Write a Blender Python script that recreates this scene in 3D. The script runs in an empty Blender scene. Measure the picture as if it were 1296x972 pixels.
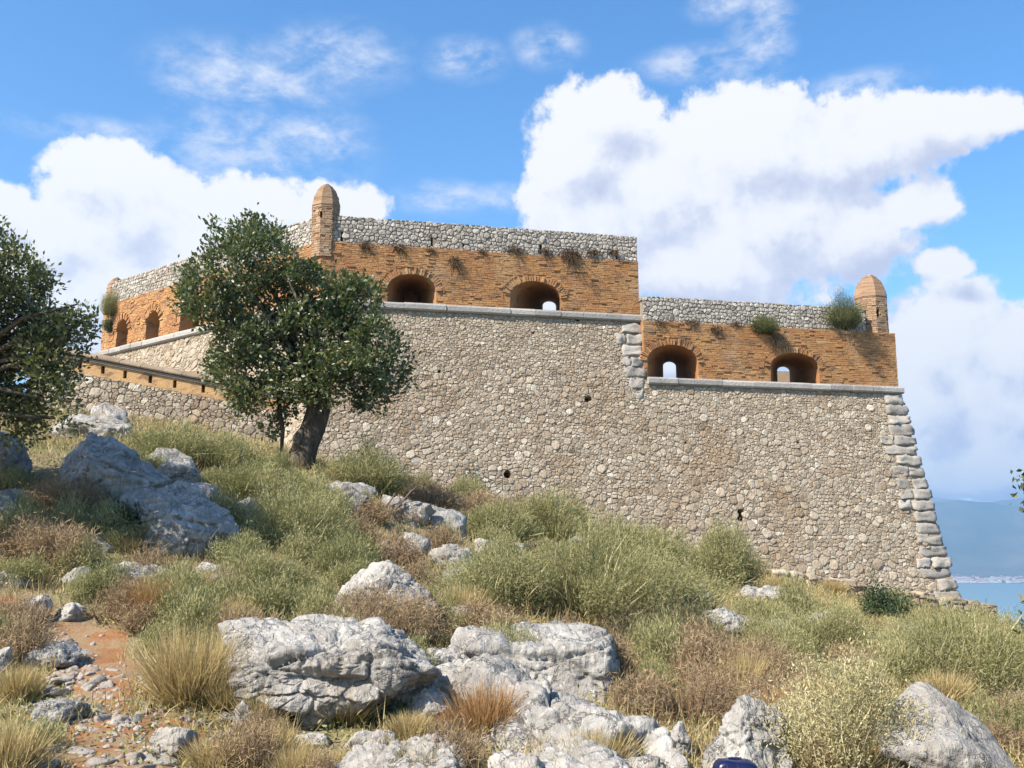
import bpy, bmesh, math, random
import numpy as np
from mathutils import Vector, Matrix

scene = bpy.context.scene
R = math.radians
# ------------------------------------------------------------------ camera
F_PX, CX, HALF_H, PITCH, EYE = 1272.0, 648.0, 486.0, R(9.55), 1.6
cam_data = bpy.data.cameras.new('camera')
cam_data.sensor_width = 36.0
cam_data.lens = 36.0 * F_PX / 1296.0
cam_data.clip_start, cam_data.clip_end = 0.1, 120000.0
cam = bpy.data.objects.new('camera', cam_data)
scene.collection.objects.link(cam)
cam.location = (0, 0, EYE)
cam.rotation_euler = (R(90) + PITCH, 0, 0)
scene.camera = cam
scene.view_settings.view_transform = 'Standard'
scene.view_settings.look = 'None'
scene.view_settings.exposure = 1.1
scene.view_settings.gamma = 1.0
scene.cycles.max_bounces = 6
scene.cycles.diffuse_bounces = 2
scene.cycles.glossy_bounces = 2
scene.cycles.transmission_bounces = 3
scene.cycles.transparent_max_bounces = 4
scene.cycles.volume_bounces = 0


def ray(px, py):
    """direction through a photograph pixel, scaled so that y = 1"""
    xc, yc = (px - CX) / F_PX, (HALF_H - py) / F_PX
    dy = math.cos(PITCH) - yc * math.sin(PITCH)
    dz = math.sin(PITCH) + yc * math.cos(PITCH)
    return Vector((xc / dy, 1.0, dz / dy))


def at(px, py, y):
    return Vector((0, 0, EYE)) + ray(px, py) * y


# ------------------------------------------------------------------ sun and sky
SUN_AZ, SUN_EL = R(232), R(44)
sun_vec = Vector((math.sin(SUN_AZ) * math.cos(SUN_EL), math.cos(SUN_AZ) * math.cos(SUN_EL), math.sin(SUN_EL)))
sun_data = bpy.data.lights.new('sun', 'SUN')
sun_data.energy = 5.0
sun_data.angle = R(0.5)
sun_data.color = (1.0, 0.92, 0.79)
sun = bpy.data.objects.new('sun', sun_data)
scene.collection.objects.link(sun)
sun.rotation_euler = sun_vec.to_track_quat('Z', 'Y').to_euler()


class NT:
    """small helper for writing node trees"""
    def __init__(self, tree):
        self.t = tree

    def n(self, typ, **kw):
        nd = self.t.nodes.new(typ)
        ins = kw.pop('ins', {})
        for k, v in kw.items():
            setattr(nd, k, v)
        for k, v in ins.items():
            if hasattr(v, 'is_output'):
                self.t.links.new(v, nd.inputs[k])
            else:
                nd.inputs[k].default_value = v
        return nd

    def math(self, op, a, b=0.0, c=0.0, clamp=False):
        nd = self.n('ShaderNodeMath', operation=op, ins={0: a, 1: b, 2: c})
        nd.use_clamp = clamp
        return nd.outputs[0]

    def vmath(self, op, a, b=(0, 0, 0)):
        nd = self.n('ShaderNodeVectorMath', operation=op, ins={0: a, 1: b})
        return nd.outputs['Value'] if op in ('LENGTH', 'DOT_PRODUCT') else nd.outputs[0]

    def noise(self, vec, scale, detail=4.0, rough=0.55, out='Fac', dist=0.0):
        nd = self.n('ShaderNodeTexNoise', ins={'Vector': vec, 'Scale': scale, 'Detail': detail, 'Roughness': rough, 'Distortion': dist})
        return nd.outputs[out]

    def ramp(self, fac, stops, interp='LINEAR'):
        nd = self.n('ShaderNodeValToRGB', ins={0: fac})
        cr = nd.color_ramp
        cr.interpolation = interp
        while len(cr.elements) < len(stops):
            cr.elements.new(0.5)
        for e, (p, c) in zip(cr.elements, stops):
            e.position = p
            e.color = (c[0], c[1], c[2], 1) if not isinstance(c, (int, float)) else (c, c, c, 1)
        return nd.outputs[0]

    def mix(self, fac, a, b, mode='MIX'):
        nd = self.n('ShaderNodeMix', data_type='RGBA', blend_type=mode)
        for k, v in ((0, fac), (6, a), (7, b)):
            if hasattr(v, 'is_output'):
                self.t.links.new(v, nd.inputs[k])
            elif k == 0:
                nd.inputs[0].default_value = v
            else:
                nd.inputs[k].default_value = (v[0], v[1], v[2], 1)
        return nd.outputs[2]

    def smooth(self, v, lo, hi, a=0.0, b=1.0):
        nd = self.n('ShaderNodeMapRange', interpolation_type='SMOOTHSTEP', ins={0: v, 1: lo, 2: hi, 3: a, 4: b})
        return nd.outputs[0]


world = bpy.data.worlds.new('World')
scene.world = world
world.use_nodes = True
wt = world.node_tree
wt.nodes.clear()


def azel(px, py):
    d = ray(px, py).normalized()
    return math.atan2(d.x, d.y), math.asin(d.z)


# heaps of cumulus: (px, py, rx, ry) read off the photograph, turned into azimuth and elevation on the sky
CUMULUS = [
    (705, 372, 70, 42), (850, 450, 70, 40), (1000, 440, 80, 40), 
    (765, 150, 100, 62), (735, 205, 85, 75), (820, 235, 140, 110), (950, 190, 120, 90), (1060, 185, 130, 75),
    (1160, 165, 120, 48), (1235, 150, 70, 30), (1000, 285, 190, 105), (900, 330, 170, 70), (1085, 300, 95, 75), (760, 270, 120, 90),
    (1150, 262, 60, 40), (1190, 335, 40, 22),
    (135, 222, 88, 55), (170, 265, 120, 70), (55, 300, 95, 65), (100, 370, 160, 95), (250, 310, 120, 75),
    (330, 262, 85, 55), (425, 258, 78, 34), (10, 255, 50, 32), (0, 350, 110, 110), (350, 330, 150, 70),
    (1255, 530, 90, 60), (1150, 600, 90, 40), (1165, 450, 60, 70), (1205, 425, 90, 80), (1275, 440, 80, 70), (1180, 520, 90, 100), (1260, 590, 130, 50), (1220, 500, 70, 60), (1330, 520, 60, 90)]
CIRRUS = [(315, 100, 115, 42), (430, 70, 85, 36), (400, 175, 70, 32), (330, 190, 120, 60), (960, 90, 38, 75), (975, 30, 30, 60),
          (910, 3, 44, 20), (693, 58, 44, 24), (590, 76, 50, 24), (560, 250, 60, 20), (240, 110, 45, 16), (880, 80, 70, 20), (150, 175, 110, 18),
          (1090, 110, 70, 18), (640, 250, 60, 16)]


def cloud_group():
    g = bpy.data.node_groups.new('cloud_field', 'ShaderNodeTree')
    g.interface.new_socket('P', in_out='INPUT', socket_type='NodeSocketVector')
    g.interface.new_socket('Heap', in_out='OUTPUT', socket_type='NodeSocketFloat')
    T = NT(g)
    gi, go = g.nodes.new('NodeGroupInput'), g.nodes.new('NodeGroupOutput')
    P = gi.outputs[0]
    warp = T.noise(P, 9.0, 3.0, 0.5, 'Color')
    wv = T.n('ShaderNodeVectorMath', operation='MULTIPLY_ADD', ins={0: warp, 1: (0.035, 0.03, 0), 2: (-0.0175, -0.015, 0)}).outputs[0]
    Q = T.vmath('ADD', P, wv)
    best = None
    for (px, py, rx, ry) in CUMULUS:
        a, e = azel(px, py)
        v = T.vmath('SUBTRACT', Q, (a, e, 0))
        v = T.vmath('MULTIPLY', v, (F_PX / rx, F_PX / ry, 0))
        l = T.math('SUBTRACT', 1.0, T.vmath('LENGTH', v))
        best = l if best is None else T.n('ShaderNodeMath', operation='SMOOTH_MAX', ins={0: best, 1: l, 2: 0.12}).outputs[0]
    # the rest of the sky carries the same kind of cloud, low over the horizon
    sep = T.n('ShaderNodeSeparateXYZ', ins={0: P})
    far = T.math('ADD', T.smooth(T.math('ABSOLUTE', sep.outputs[0]), 0.52, 0.75), T.smooth(sep.outputs[1], 0.62, 0.8), clamp=True)
    other = T.math('MULTIPLY_ADD', T.noise(P, 3.2, 3.0, 0.5), 3.2, -1.98)
    other = T.math('SUBTRACT', T.math('MULTIPLY', other, far), T.math('MULTIPLY', T.math('SUBTRACT', 1.0, far), 3.0))
    best = T.math('MAXIMUM', best, other)
    n1 = T.noise(P, 22.0, 8.0, 0.6)
    n2 = T.noise(P, 7.0, 2.0, 0.5)
    n3 = T.noise(P, 70.0, 6.0, 0.62)
    best = T.math('ADD', best, T.math('MULTIPLY_ADD', n3, 0.36, -0.18))
    dens = T.math('ADD', best, T.math('MULTIPLY_ADD', n1, 1.15, -0.575))
    dens = T.math('ADD', dens, T.math('MULTIPLY_ADD', n2, 0.5, -0.25))
    g.links.new(dens, go.inputs[0])
    return g


def build_world():
    T = NT(wt)
    out = T.n('ShaderNodeOutputWorld')
    sky = T.n('ShaderNodeTexSky', sky_type='NISHITA', sun_disc=False, sun_elevation=SUN_EL, sun_rotation=SUN_AZ,
              altitude=200.0, air_density=1.0, dust_density=0.6, ozone_density=2.2)
    geo = T.n('ShaderNodeTexCoord')
    sep = T.n('ShaderNodeSeparateXYZ', ins={0: T.vmath('NORMALIZE', geo.outputs['Generated'])})
    az = T.math('ARCTAN2', sep.outputs[0], sep.outputs[1])
    el = T.math('ARCSINE', sep.outputs[2])
    P = T.n('ShaderNodeCombineXYZ', ins={0: az, 1: el, 2: 0.0}).outputs[0]
    grp = cloud_group()
    A = T.n('ShaderNodeGroup', node_tree=grp, ins={0: P}).outputs[0]
    B = T.n('ShaderNodeGroup', node_tree=grp, ins={0: T.vmath('ADD', P, (-0.016, 0.03, 0))}).outputs[0]
    mask = T.smooth(A, 0.02, 0.28)
    # thickness: deep parts turned away from the sun are lavender grey
    lit = T.math('SUBTRACT', A, B)
    soft = T.noise(P, 7.5, 6.0, 0.58)
    sh = T.math('ADD', T.math('MULTIPLY', lit, 1.0), T.math('MULTIPLY_ADD', soft, 1.5, -0.16))
    sh = T.math('SUBTRACT', sh, T.math('MULTIPLY', T.smooth(A, 0.35, 1.1), 0.17))
    ccol = T.ramp(sh, [(0.0, (0.62, 0.66, 0.83)), (0.33, (0.78, 0.81, 0.93)), (0.52, (0.95, 0.96, 1.0)), (0.75, (1.04, 1.03, 1.02))])
    # cirrus wisps
    best = None
    for (px, py, rx, ry) in CIRRUS:
        a, e = azel(px, py)
        v = T.vmath('MULTIPLY', T.vmath('SUBTRACT', P, (a, e, 0)), (F_PX / rx, F_PX / ry, 0))
        l = T.math('SUBTRACT', 1.0, T.vmath('LENGTH', v))
        best = l if best is None else T.math('MAXIMUM', best, l)
    mp = T.n('ShaderNodeMapping', ins={0: P, 'Rotation': (0, 0, R(-38)), 'Scale': (9, 17, 1)}).outputs[0]
    st = T.noise(mp, 1.9, 9.0, 0.68, dist=0.15)
    wisp = T.math('MULTIPLY', T.smooth(best, -0.5, 0.7), T.smooth(st, 0.33, 0.80))
    mask_all = T.math('MAXIMUM', mask, T.math('MULTIPLY', wisp, 1.0))
    ccol = T.mix(mask, (0.86, 0.9, 1.0), ccol)
    hs = T.n('ShaderNodeHueSaturation', ins={'Saturation': 1.27, 'Value': 1.0, 'Color': sky.outputs[0]})
    bg1 = T.n('ShaderNodeBackground', ins={0: hs.outputs[0], 1: 0.115})
    bg2 = T.n('ShaderNodeBackground', ins={0: ccol, 1: 0.47})
    mx = T.n('ShaderNodeMixShader', ins={0: mask_all, 1: bg1.outputs[0], 2: bg2.outputs[0]})
    wt.links.new(mx.outputs[0], out.inputs['Surface'])


build_world()

# ------------------------------------------------------------------ numeric helpers
_rng_tab = np.random.RandomState(7).rand(4096).astype(np.float64)


def _hash(ix, iy, iz):
    h = (ix.astype(np.int64) * 374761393 + iy.astype(np.int64) * 668265263 + iz.astype(np.int64) * 2147483647) & 0x7fffffff
    h = (h ^ (h >> 13)) * 1274126177 & 0x7fffffff
    return _rng_tab[(h ^ (h >> 16)) & 4095]


def vnoise(p):
    """value noise in -1..1 at an (n,3) array"""
    i = np.floor(p)
    f = p - i
    f = f * f * f * (f * (f * 6 - 15) + 10)
    i = i.astype(np.int64)
    r = 0
    for dx in (0, 1):
        wx = f[:, 0] if dx else 1 - f[:, 0]
        for dy in (0, 1):
            wy = f[:, 1] if dy else 1 - f[:, 1]
            for dz in (0, 1):
                wz = f[:, 2] if dz else 1 - f[:, 2]
                r = r + wx * wy * wz * _hash(i[:, 0] + dx, i[:, 1] + dy, i[:, 2] + dz)
    return r * 2 - 1


def fbm(p, octaves=4, gain=0.5, ridged=False):
    a, s, q = 1.0, 0, np.array(p, dtype=np.float64)
    tot = 0.0
    for k in range(octaves):
        v = vnoise(q + 17.3 * k)
        if ridged:
            v = 1 - 2 * np.abs(v)
        s = s + a * v
        tot += a
        a *= gain
        q = q * 2.03
    return s / tot


# ------------------------------------------------------------------ the lie of the land
CTRL_PX = [
    (0, 972, 6.8), (324, 972, 7.0), (648, 972, 7.2), (972, 972, 7.4), (1296, 972, 7.6),
    (0, 850, 9.2), (324, 860, 9.0), (648, 860, 9.8), (972, 870, 10.5), (1296, 890, 10.5),
    (0, 760, 11.3), (324, 760, 11.8), (648, 770, 13), (940, 800, 15), (1200, 830, 16),
    (0, 690, 13), (200, 690, 13.5), (380, 690, 15), (600, 710, 17), (700, 705, 23), (940, 750, 28), (1100, 790, 25),
    (1160, 785, 33), (1225, 803, 30), (430, 592, 33.2), (560, 625, 34), (640, 642, 34.3), (750, 668, 34.8), (860, 697, 35.5), (970, 728, 36.2), (1100, 758, 37), (1205, 780, 37.6),
    (385, 587, 21), (250, 570, 25), (120, 530, 31), (330, 562, 32), (0, 565, 17), (0, 620, 14.5), (100, 575, 18), (200, 620, 15.5), (300, 640, 16.5), (480, 640, 24),
    (-300, 620, 16), (-300, 800, 9), (-200, 510, 30)]
CTRL_XYZ = [(-6, 2, .2), (0, 0, 0), (6, 2, 0), (-12, 0, .8), (12, 0, -.2), (0, -8, -.3), (-10, -8, .2), (10, -8, -.5),
            (16, 30, -1.5), (19, 34, -4), (22, 40, -9), (14, 24, -.4), (24, 28, -4), (30, 40, -14), (20, 20, -1.0), (35, 20, -6), (20, 10, -.6), (35, 5, -4),
            (0, 50, 3), (-12, 50, 7), (-25, 40, 8), (-30, 20, 6), (-25, 5, 3), (17, 52, -9)]
_cp = [tuple(at(*c)) for c in CTRL_PX] + CTRL_XYZ
_c = np.array(_cp)


def _phi(r2):
    return 0.5 * r2 * np.log(r2 + 1e-9)


def _fit():
    n = len(_c)
    d2 = ((_c[:, None, :2] - _c[None, :, :2]) ** 2).sum(-1)
    A = np.zeros((n + 3, n + 3))
    A[:n, :n] = _phi(d2) + np.eye(n) * 0.6
    A[:n, n] = 1
    A[:n, n + 1:] = _c[:, :2]
    A[n:, :n] = A[:n, n:].T
    b = np.zeros(n + 3)
    b[:n] = _c[:, 2]
    return np.linalg.solve(A, b)


_w = _fit()


def zg(x, y):
    """height of the ground, vectorised"""
    x, y = np.atleast_1d(np.asarray(x, float)), np.atleast_1d(np.asarray(y, float))
    xc, yc = np.clip(x, -32, 36), np.clip(y, -10, 54)
    out = np.empty(len(x))
    for s in range(0, len(x), 20000):
        q = np.stack([xc[s:s + 20000], yc[s:s + 20000]], 1)
        d2 = ((q[:, None, :] - _c[None, :, :2]) ** 2).sum(-1)
        out[s:s + 20000] = _phi(d2) @ _w[:-3] + _w[-3] + q @ _w[-2:]
    dist = np.hypot(x - xc, y - yc)
    out = out - 0.62 * dist + 3.0 * np.minimum(dist, 40) / 40
    near = np.clip(1 - dist / 20, 0, 1)
    p = np.stack([x, y, np.zeros_like(x)], 1)
    out = out + near * (0.10 * fbm(p * 0.7, 3) + 0.035 * fbm(p * 2.1 + 9, 2)) + (1 - near) * 6 * fbm(p * 0.02, 3)
    return np.maximum(out, -205.0)


def zg1(x, y):
    return float(zg([x], [y])[0])


_Ys = np.arange(4.5, 40, 0.04)


def ground_hit(px, py):
    d = ray(px, py)
    z = EYE + d.z * _Ys
    g = zg(d.x * _Ys, _Ys)
    k = np.argmax(z <= g)
    if z[k] > g[k]:
        k = len(_Ys) - 1
    return Vector((d.x * _Ys[k], _Ys[k], g[k]))


# ------------------------------------------------------------------ object helpers
COL = scene.collection


def mesh_from(name, verts, faces, mat=None, smooth=False, attrs=None):
    me = bpy.data.meshes.new(name)
    verts = np.asarray(verts, dtype=np.float32).reshape(-1, 3)
    if isinstance(faces, np.ndarray):
        me.vertices.add(len(verts))
        me.vertices.foreach_set('co', verts.ravel())
        k = faces.shape[1]
        me.loops.add(faces.size)
        me.loops.foreach_set('vertex_index', faces.astype(np.int32).ravel())
        me.polygons.add(len(faces))
        me.polygons.foreach_set('loop_start', (np.arange(len(faces)) * k).astype(np.int32))
        me.polygons.foreach_set('loop_total', np.full(len(faces), k, np.int32))
        me.update(calc_edges=True)
    else:
        me.from_pydata(verts.tolist(), [], faces)
        me.update()
    if smooth:
        me.polygons.foreach_set('use_smooth', np.ones(len(me.polygons), bool))
    for k, v in (attrs or {}).items():
        a = me.attributes.new(k, 'FLOAT', 'POINT')
        a.data.foreach_set('value', np.asarray(v, np.float32))
    if mat:
        me.materials.append(mat)
    return me


def link(name, me, parent=None, loc=None, **props):
    o = bpy.data.objects.new(name, me)
    COL.objects.link(o)
    if parent:
        o.parent = parent
        o.matrix_parent_inverse = Matrix.Translation(-Vector(parent.location))
    if loc is not None:
        o.location = loc
    for k, v in props.items():
        if v is not None:
            o[k] = v
    return o


def empty(name, loc, **props):
    return link(name, None, None, loc, **props)


def duplicate(o, loc=None, **props):
    c = o.copy()
    COL.objects.link(c)
    if loc is not None:
        c.location = loc
    for k, v in props.items():
        c[k] = v
    for ch in o.children:
        d = ch.copy()
        COL.objects.link(d)
        d.parent = c
        for g in ch.children:
            e = g.copy()
            COL.objects.link(e)
            e.parent = d
    return c


class MB:
    """collects faces into one mesh"""
    def __init__(self):
        self.v, self.f, self.t = [], [], []

    def add(self, verts, faces, tint=0.5):
        b = len(self.v)
        self.v.extend([tuple(p) for p in verts])
        self.f.extend([tuple(i + b for i in f) for f in faces])
        self.t.extend([tint] * len(verts))

    def box(self, o, ux, uy, uz, tint=0.5):
        """o = corner, three edge vectors"""
        o = Vector(o)
        p = [o, o + ux, o + ux + uy, o + uy, o + uz, o + ux + uz, o + ux + uy + uz, o + uy + uz]
        self.add(p, [(0, 3, 2, 1), (4, 5, 6, 7), (0, 1, 5, 4), (1, 2, 6, 5), (2, 3, 7, 6), (3, 0, 4, 7)], tint)

    def tube(self, pts, radii, sides=8, tint=0.5):
        pts = [Vector(p) for p in pts]
        rings = []
        prev = None
        for i, p in enumerate(pts):
            t = (pts[min(i + 1, len(pts) - 1)] - pts[max(i - 1, 0)]).normalized()
            if prev is None:
                a = t.orthogonal().normalized()
            else:
                a = (prev - t * prev.dot(t)).normalized()
            prev = a
            b = t.cross(a)
            rings.append([p + (a * math.cos(2 * math.pi * k / sides) + b * math.sin(2 * math.pi * k / sides)) * radii[i] for k in range(sides)])
        vs = [q for r in rings for q in r]
        fs = []
        for i in range(len(pts) - 1):
            for k in range(sides):
                k2 = (k + 1) % sides
                fs.append((i * sides + k, i * sides + k2, (i + 1) * sides + k2, (i + 1) * sides + k))
        fs.append(tuple(range(sides))[::-1])
        fs.append(tuple((len(pts) - 1) * sides + k for k in range(sides)))
        self.add(vs, fs, tint)

    def mesh(self, name, mat, smooth=False):
        return mesh_from(name, self.v, self.f, mat, smooth, {'tint': self.t})


def recalc(me):
    bm = bmesh.new()
    bm.from_mesh(me)
    bmesh.ops.recalc_face_normals(bm, faces=bm.faces)
    bm.to_mesh(me)
    bm.free()
    return me


def boolean_cut(me, cutters):
    """subtract closed meshes from a closed mesh"""
    recalc(me)
    o = bpy.data.objects.new('tmp', me)
    COL.objects.link(o)
    cs = []
    for c in cutters:
        recalc(c)
        k = bpy.data.objects.new('tmp', c)
        COL.objects.link(k)
        cs.append(k)
        m = o.modifiers.new('cut', 'BOOLEAN')
        m.operation, m.object, m.solver = 'DIFFERENCE', k, 'EXACT'
    dg = bpy.context.evaluated_depsgraph_get()
    dg.update()
    res = bpy.data.meshes.new_from_object(o.evaluated_get(dg))
    for k in cs:
        d = k.data
        bpy.data.objects.remove(k)
        bpy.data.meshes.remove(d)
    bpy.data.objects.remove(o)
    return res


# ------------------------------------------------------------------ materials
def material(name):
    m = bpy.data.materials.new(name)
    m.use_nodes = True
    m.node_tree.nodes.clear()
    T = NT(m.node_tree)
    out = T.n('ShaderNodeOutputMaterial')
    return m, T, out


def finish(T, out, col, rough=0.9, bump=None, strength=0.5, dist=0.02, spec=0.25, sss=None):
    b = T.n('ShaderNodeBsdfPrincipled', ins={'Base Color': col, 'Roughness': rough})
    b.inputs['Specular IOR Level'].default_value = spec
    if bump is not None:
        bn = T.n('ShaderNodeBump', ins={'Height': bump, 'Strength': strength, 'Distance': dist})
        T.t.links.new(bn.outputs[0], b.inputs['Normal'])
    T.t.links.new(b.outputs[0], out.inputs['Surface'])
    return b


def attr(T, name='tint'):
    return T.n('ShaderNodeAttribute', attribute_name=name).outputs['Fac']


def pos(T):
    return T.n('ShaderNodeNewGeometry').outputs['Position']


def mat_masonry(name, stops, stain=(0.24, 0.16, 0.10), stain_amt=0.55, rough=0.92, bumpscale=14, stain_scale=0.35, dark=(0.15, 0.09, 0.055), dark_amt=0.0):
    m, T, out = material(name)
    P = pos(T)
    base = T.ramp(attr(T), stops)
    n1 = T.noise(P, 9.0, 5.0, 0.65)
    base = T.mix(T.math('MULTIPLY', T.smooth(n1, 0.35, 0.75), 0.35), base, (0.22, 0.19, 0.16), 'MIX')
    st = T.noise(P, stain_scale, 5.0, 0.62)
    base = T.mix(T.math('MULTIPLY', T.smooth(st, 0.5, 0.72), stain_amt), base, stain, 'MIX')
    if dark_amt:
        d1 = T.noise(T.vmath('MULTIPLY', P, (1.0, 1.0, 2.2)), 1.5, 6.0, 0.68, dist=0.4)
        base = T.mix(T.math('MULTIPLY', T.smooth(d1, 0.50, 0.66), dark_amt), base, dark)
    n2 = T.noise(P, bumpscale, 6.0, 0.65)
    finish(T, out, base, rough, n2, 0.6, 0.05)
    return m


M = {}
M['stone'] = mat_masonry('rubble_stone', [(0.0, (0.25, 0.19, 0.13)), (0.35, (0.34, 0.275, 0.20)), (0.7, (0.42, 0.355, 0.27)), (1.0, (0.54, 0.49, 0.40))], stain=(0.27, 0.175, 0.10), stain_amt=0.6, dark=(0.17, 0.13, 0.09), dark_amt=0.6)
M['mortar'] = mat_masonry('lime_mortar', [(0, (0.33, 0.26, 0.18)), (1, (0.37, 0.29, 0.20))], bumpscale=25, dark=(0.16, 0.12, 0.08), dark_amt=0.6)
M['cap_stone'] = mat_masonry('cap_stone', [(0.0, (0.22, 0.19, 0.16)), (0.4, (0.34, 0.305, 0.26)), (1.0, (0.52, 0.48, 0.42))], stain_amt=0.25)
M['cap_mortar'] = mat_masonry('cap_mortar', [(0, (0.24, 0.20, 0.16)), (1, (0.28, 0.235, 0.19))])
M['brick'] = mat_masonry('old_brick', [(0.0, (0.25, 0.108, 0.043)), (0.4, (0.37, 0.172, 0.062)), (0.75, (0.44, 0.232, 0.088)), (1.0, (0.53, 0.34, 0.16))],
                         stain=(0.42, 0.31, 0.18), stain_amt=0.5, bumpscale=22, stain_scale=0.55, dark_amt=0.75)
M['turret_brick'] = mat_masonry('turret_brick', [(0.0, (0.20, 0.105, 0.055)), (0.5, (0.33, 0.205, 0.12)), (1.0, (0.42, 0.30, 0.195))],
                                stain=(0.2, 0.16, 0.12), stain_amt=0.5, bumpscale=25, stain_scale=1.2)
M['dressed'] = mat_masonry('dressed_stone', [(0.0, (0.25, 0.232, 0.21)), (1.0, (0.37, 0.34, 0.30))], stain=(0.2, 0.165, 0.13), stain_amt=0.6, bumpscale=9, stain_scale=1.5)
M['cornice'] = mat_masonry('cornice_stone', [(0.0, (0.27, 0.255, 0.24)), (1.0, (0.40, 0.38, 0.345))], stain=(0.15, 0.135, 0.12), stain_amt=0.5, bumpscale=12, stain_scale=1.1)
M['coping'] = mat_masonry('weathered_coping', [(0.0, (0.24, 0.175, 0.115)), (1.0, (0.33, 0.25, 0.17))], stain=(0.15, 0.11, 0.075), stain_amt=0.6, stain_scale=1.0)


def mat_rock():
    m, T, out = material('limestone')
    tc = T.n('ShaderNodeTexCoord').outputs['Object']
    P = pos(T)
    n1 = T.noise(P, 1.7, 7.0, 0.62)
    col = T.ramp(n1, [(0.28, (0.21, 0.195, 0.175)), (0.5, (0.34, 0.32, 0.29)), (0.72, (0.50, 0.475, 0.43))])
    # pale lichen flecks and dark weathering
    n2 = T.noise(P, 16.0, 5.0, 0.7)
    col = T.mix(T.math('MULTIPLY', T.smooth(n2, 0.56, 0.68), 0.7), col, (0.62, 0.60, 0.56))
    n3 = T.noise(P, 7.5, 6.0, 0.75)
    col = T.mix(T.math('MULTIPLY', T.smooth(n3, 0.56, 0.70), 0.6), col, (0.11, 0.105, 0.10))
    n5 = T.noise(P, 0.9, 4.0, 0.6)
    col = T.mix(T.math('MULTIPLY', T.smooth(n5, 0.52, 0.75), 0.35), col, (0.34, 0.25, 0.16))
    # solution flutes running down the rock, and thin cracks
    mp = T.n('ShaderNodeMapping', ins={0: P, 'Rotation': (R(20), R(15), R(10)), 'Scale': (13, 9, 2.2)}).outputs[0]
    fl = T.noise(mp, 1.0, 5.0, 0.6, dist=0.5)
    col = T.mix(T.math('MULTIPLY', T.smooth(fl, 0.58, 0.42), 0.35), col, (0.14, 0.13, 0.12))
    vo = T.n('ShaderNodeTexVoronoi', feature='DISTANCE_TO_EDGE', ins={'Vector': T.vmath('ADD', T.vmath('MULTIPLY', P, (1.6, 1.6, 2.6)), T.vmath('MULTIPLY', T.noise(P, 1.6, 6.0, 0.7, 'Color'), (2.2, 2.2, 2.2))), 'Scale': 0.75})
    cr = T.smooth(vo.outputs['Distance'], 0.0, 0.02)
    col = T.mix(T.math('MULTIPLY', T.math('SUBTRACT', 1.0, cr), 0.3), col, (0.07, 0.065, 0.06))
    h = T.math('ADD', T.math('MULTIPLY', fl, 0.9), T.math('ADD', T.math('MULTIPLY', n2, 0.35), T.math('MULTIPLY', n3, 0.7)))
    h = T.math('ADD', h, T.math('MULTIPLY', cr, 0.5))
    finish(T, out, col, 0.9, h, 0.85, 0.07, 0.2)
    return m


M['rock'] = mat_rock()
M['pebble'] = mat_masonry('path_limestone', [(0, (0.22, 0.195, 0.165)), (1, (0.40, 0.36, 0.31))], stain=(0.28, 0.16, 0.09), stain_amt=0.6, stain_scale=3.0)


def mat_ground():
    m, T, out = material('dry_earth')
    P = pos(T)
    n1 = T.noise(P, 0.8, 6.0, 0.65)
    col = T.ramp(n1, [(0.3, (0.17, 0.125, 0.075)), (0.48, (0.25, 0.195, 0.115)), (0.62, (0.20, 0.18, 0.085)), (0.75, (0.30, 0.25, 0.155))])
    n2 = T.noise(P, 22.0, 5.0, 0.7)
    col = T.mix(T.math('MULTIPLY', T.smooth(n2, 0.45, 0.75), 0.5), col, (0.36, 0.30, 0.20))
    col = T.mix(T.math('MULTIPLY', T.smooth(n2, 0.5, 0.3), 0.5), col, (0.10, 0.075, 0.045))
    finish(T, out, col, 0.95, n2, 0.7, 0.05, 0.1)
    return m


def mat_path():
    m, T, out = material('red_earth')
    P = pos(T)
    n1 = T.noise(P, 3.0, 6.0, 0.65)
    col = T.ramp(n1, [(0.34, (0.25, 0.105, 0.045)), (0.48, (0.27, 0.145, 0.07)), (0.58, (0.27, 0.19, 0.115)), (0.74, (0.22, 0.155, 0.09))])
    n2 = T.noise(P, 40.0, 5.0, 0.7)
    col = T.mix(T.math('MULTIPLY', T.smooth(n2, 0.5, 0.75), 0.4), col, (0.34, 0.24, 0.155))
    finish(T, out, col, 0.95, n2, 0.7, 0.03, 0.1)
    return m


M['ground'], M['path'] = mat_ground(), mat_path()


def mat_leaf(name, stops, rough=0.5, spec=0.35, trans=0.3, tcol=None):
    m, T, out = material(name)
    col = T.ramp(attr(T), stops)
    b = T.n('ShaderNodeBsdfPrincipled', ins={'Base Color': col, 'Roughness': rough})
    b.inputs['Specular IOR Level'].default_value = spec
    tr = T.n('ShaderNodeBsdfTranslucent', ins={0: T.mix(0.5, col, tcol or (0.25, 0.32, 0.06))})
    mx = T.n('ShaderNodeMixShader', ins={0: trans, 1: b.outputs[0], 2: tr.outputs[0]})
    T.t.links.new(mx.outputs[0], out.inputs['Surface'])
    return m


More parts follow.
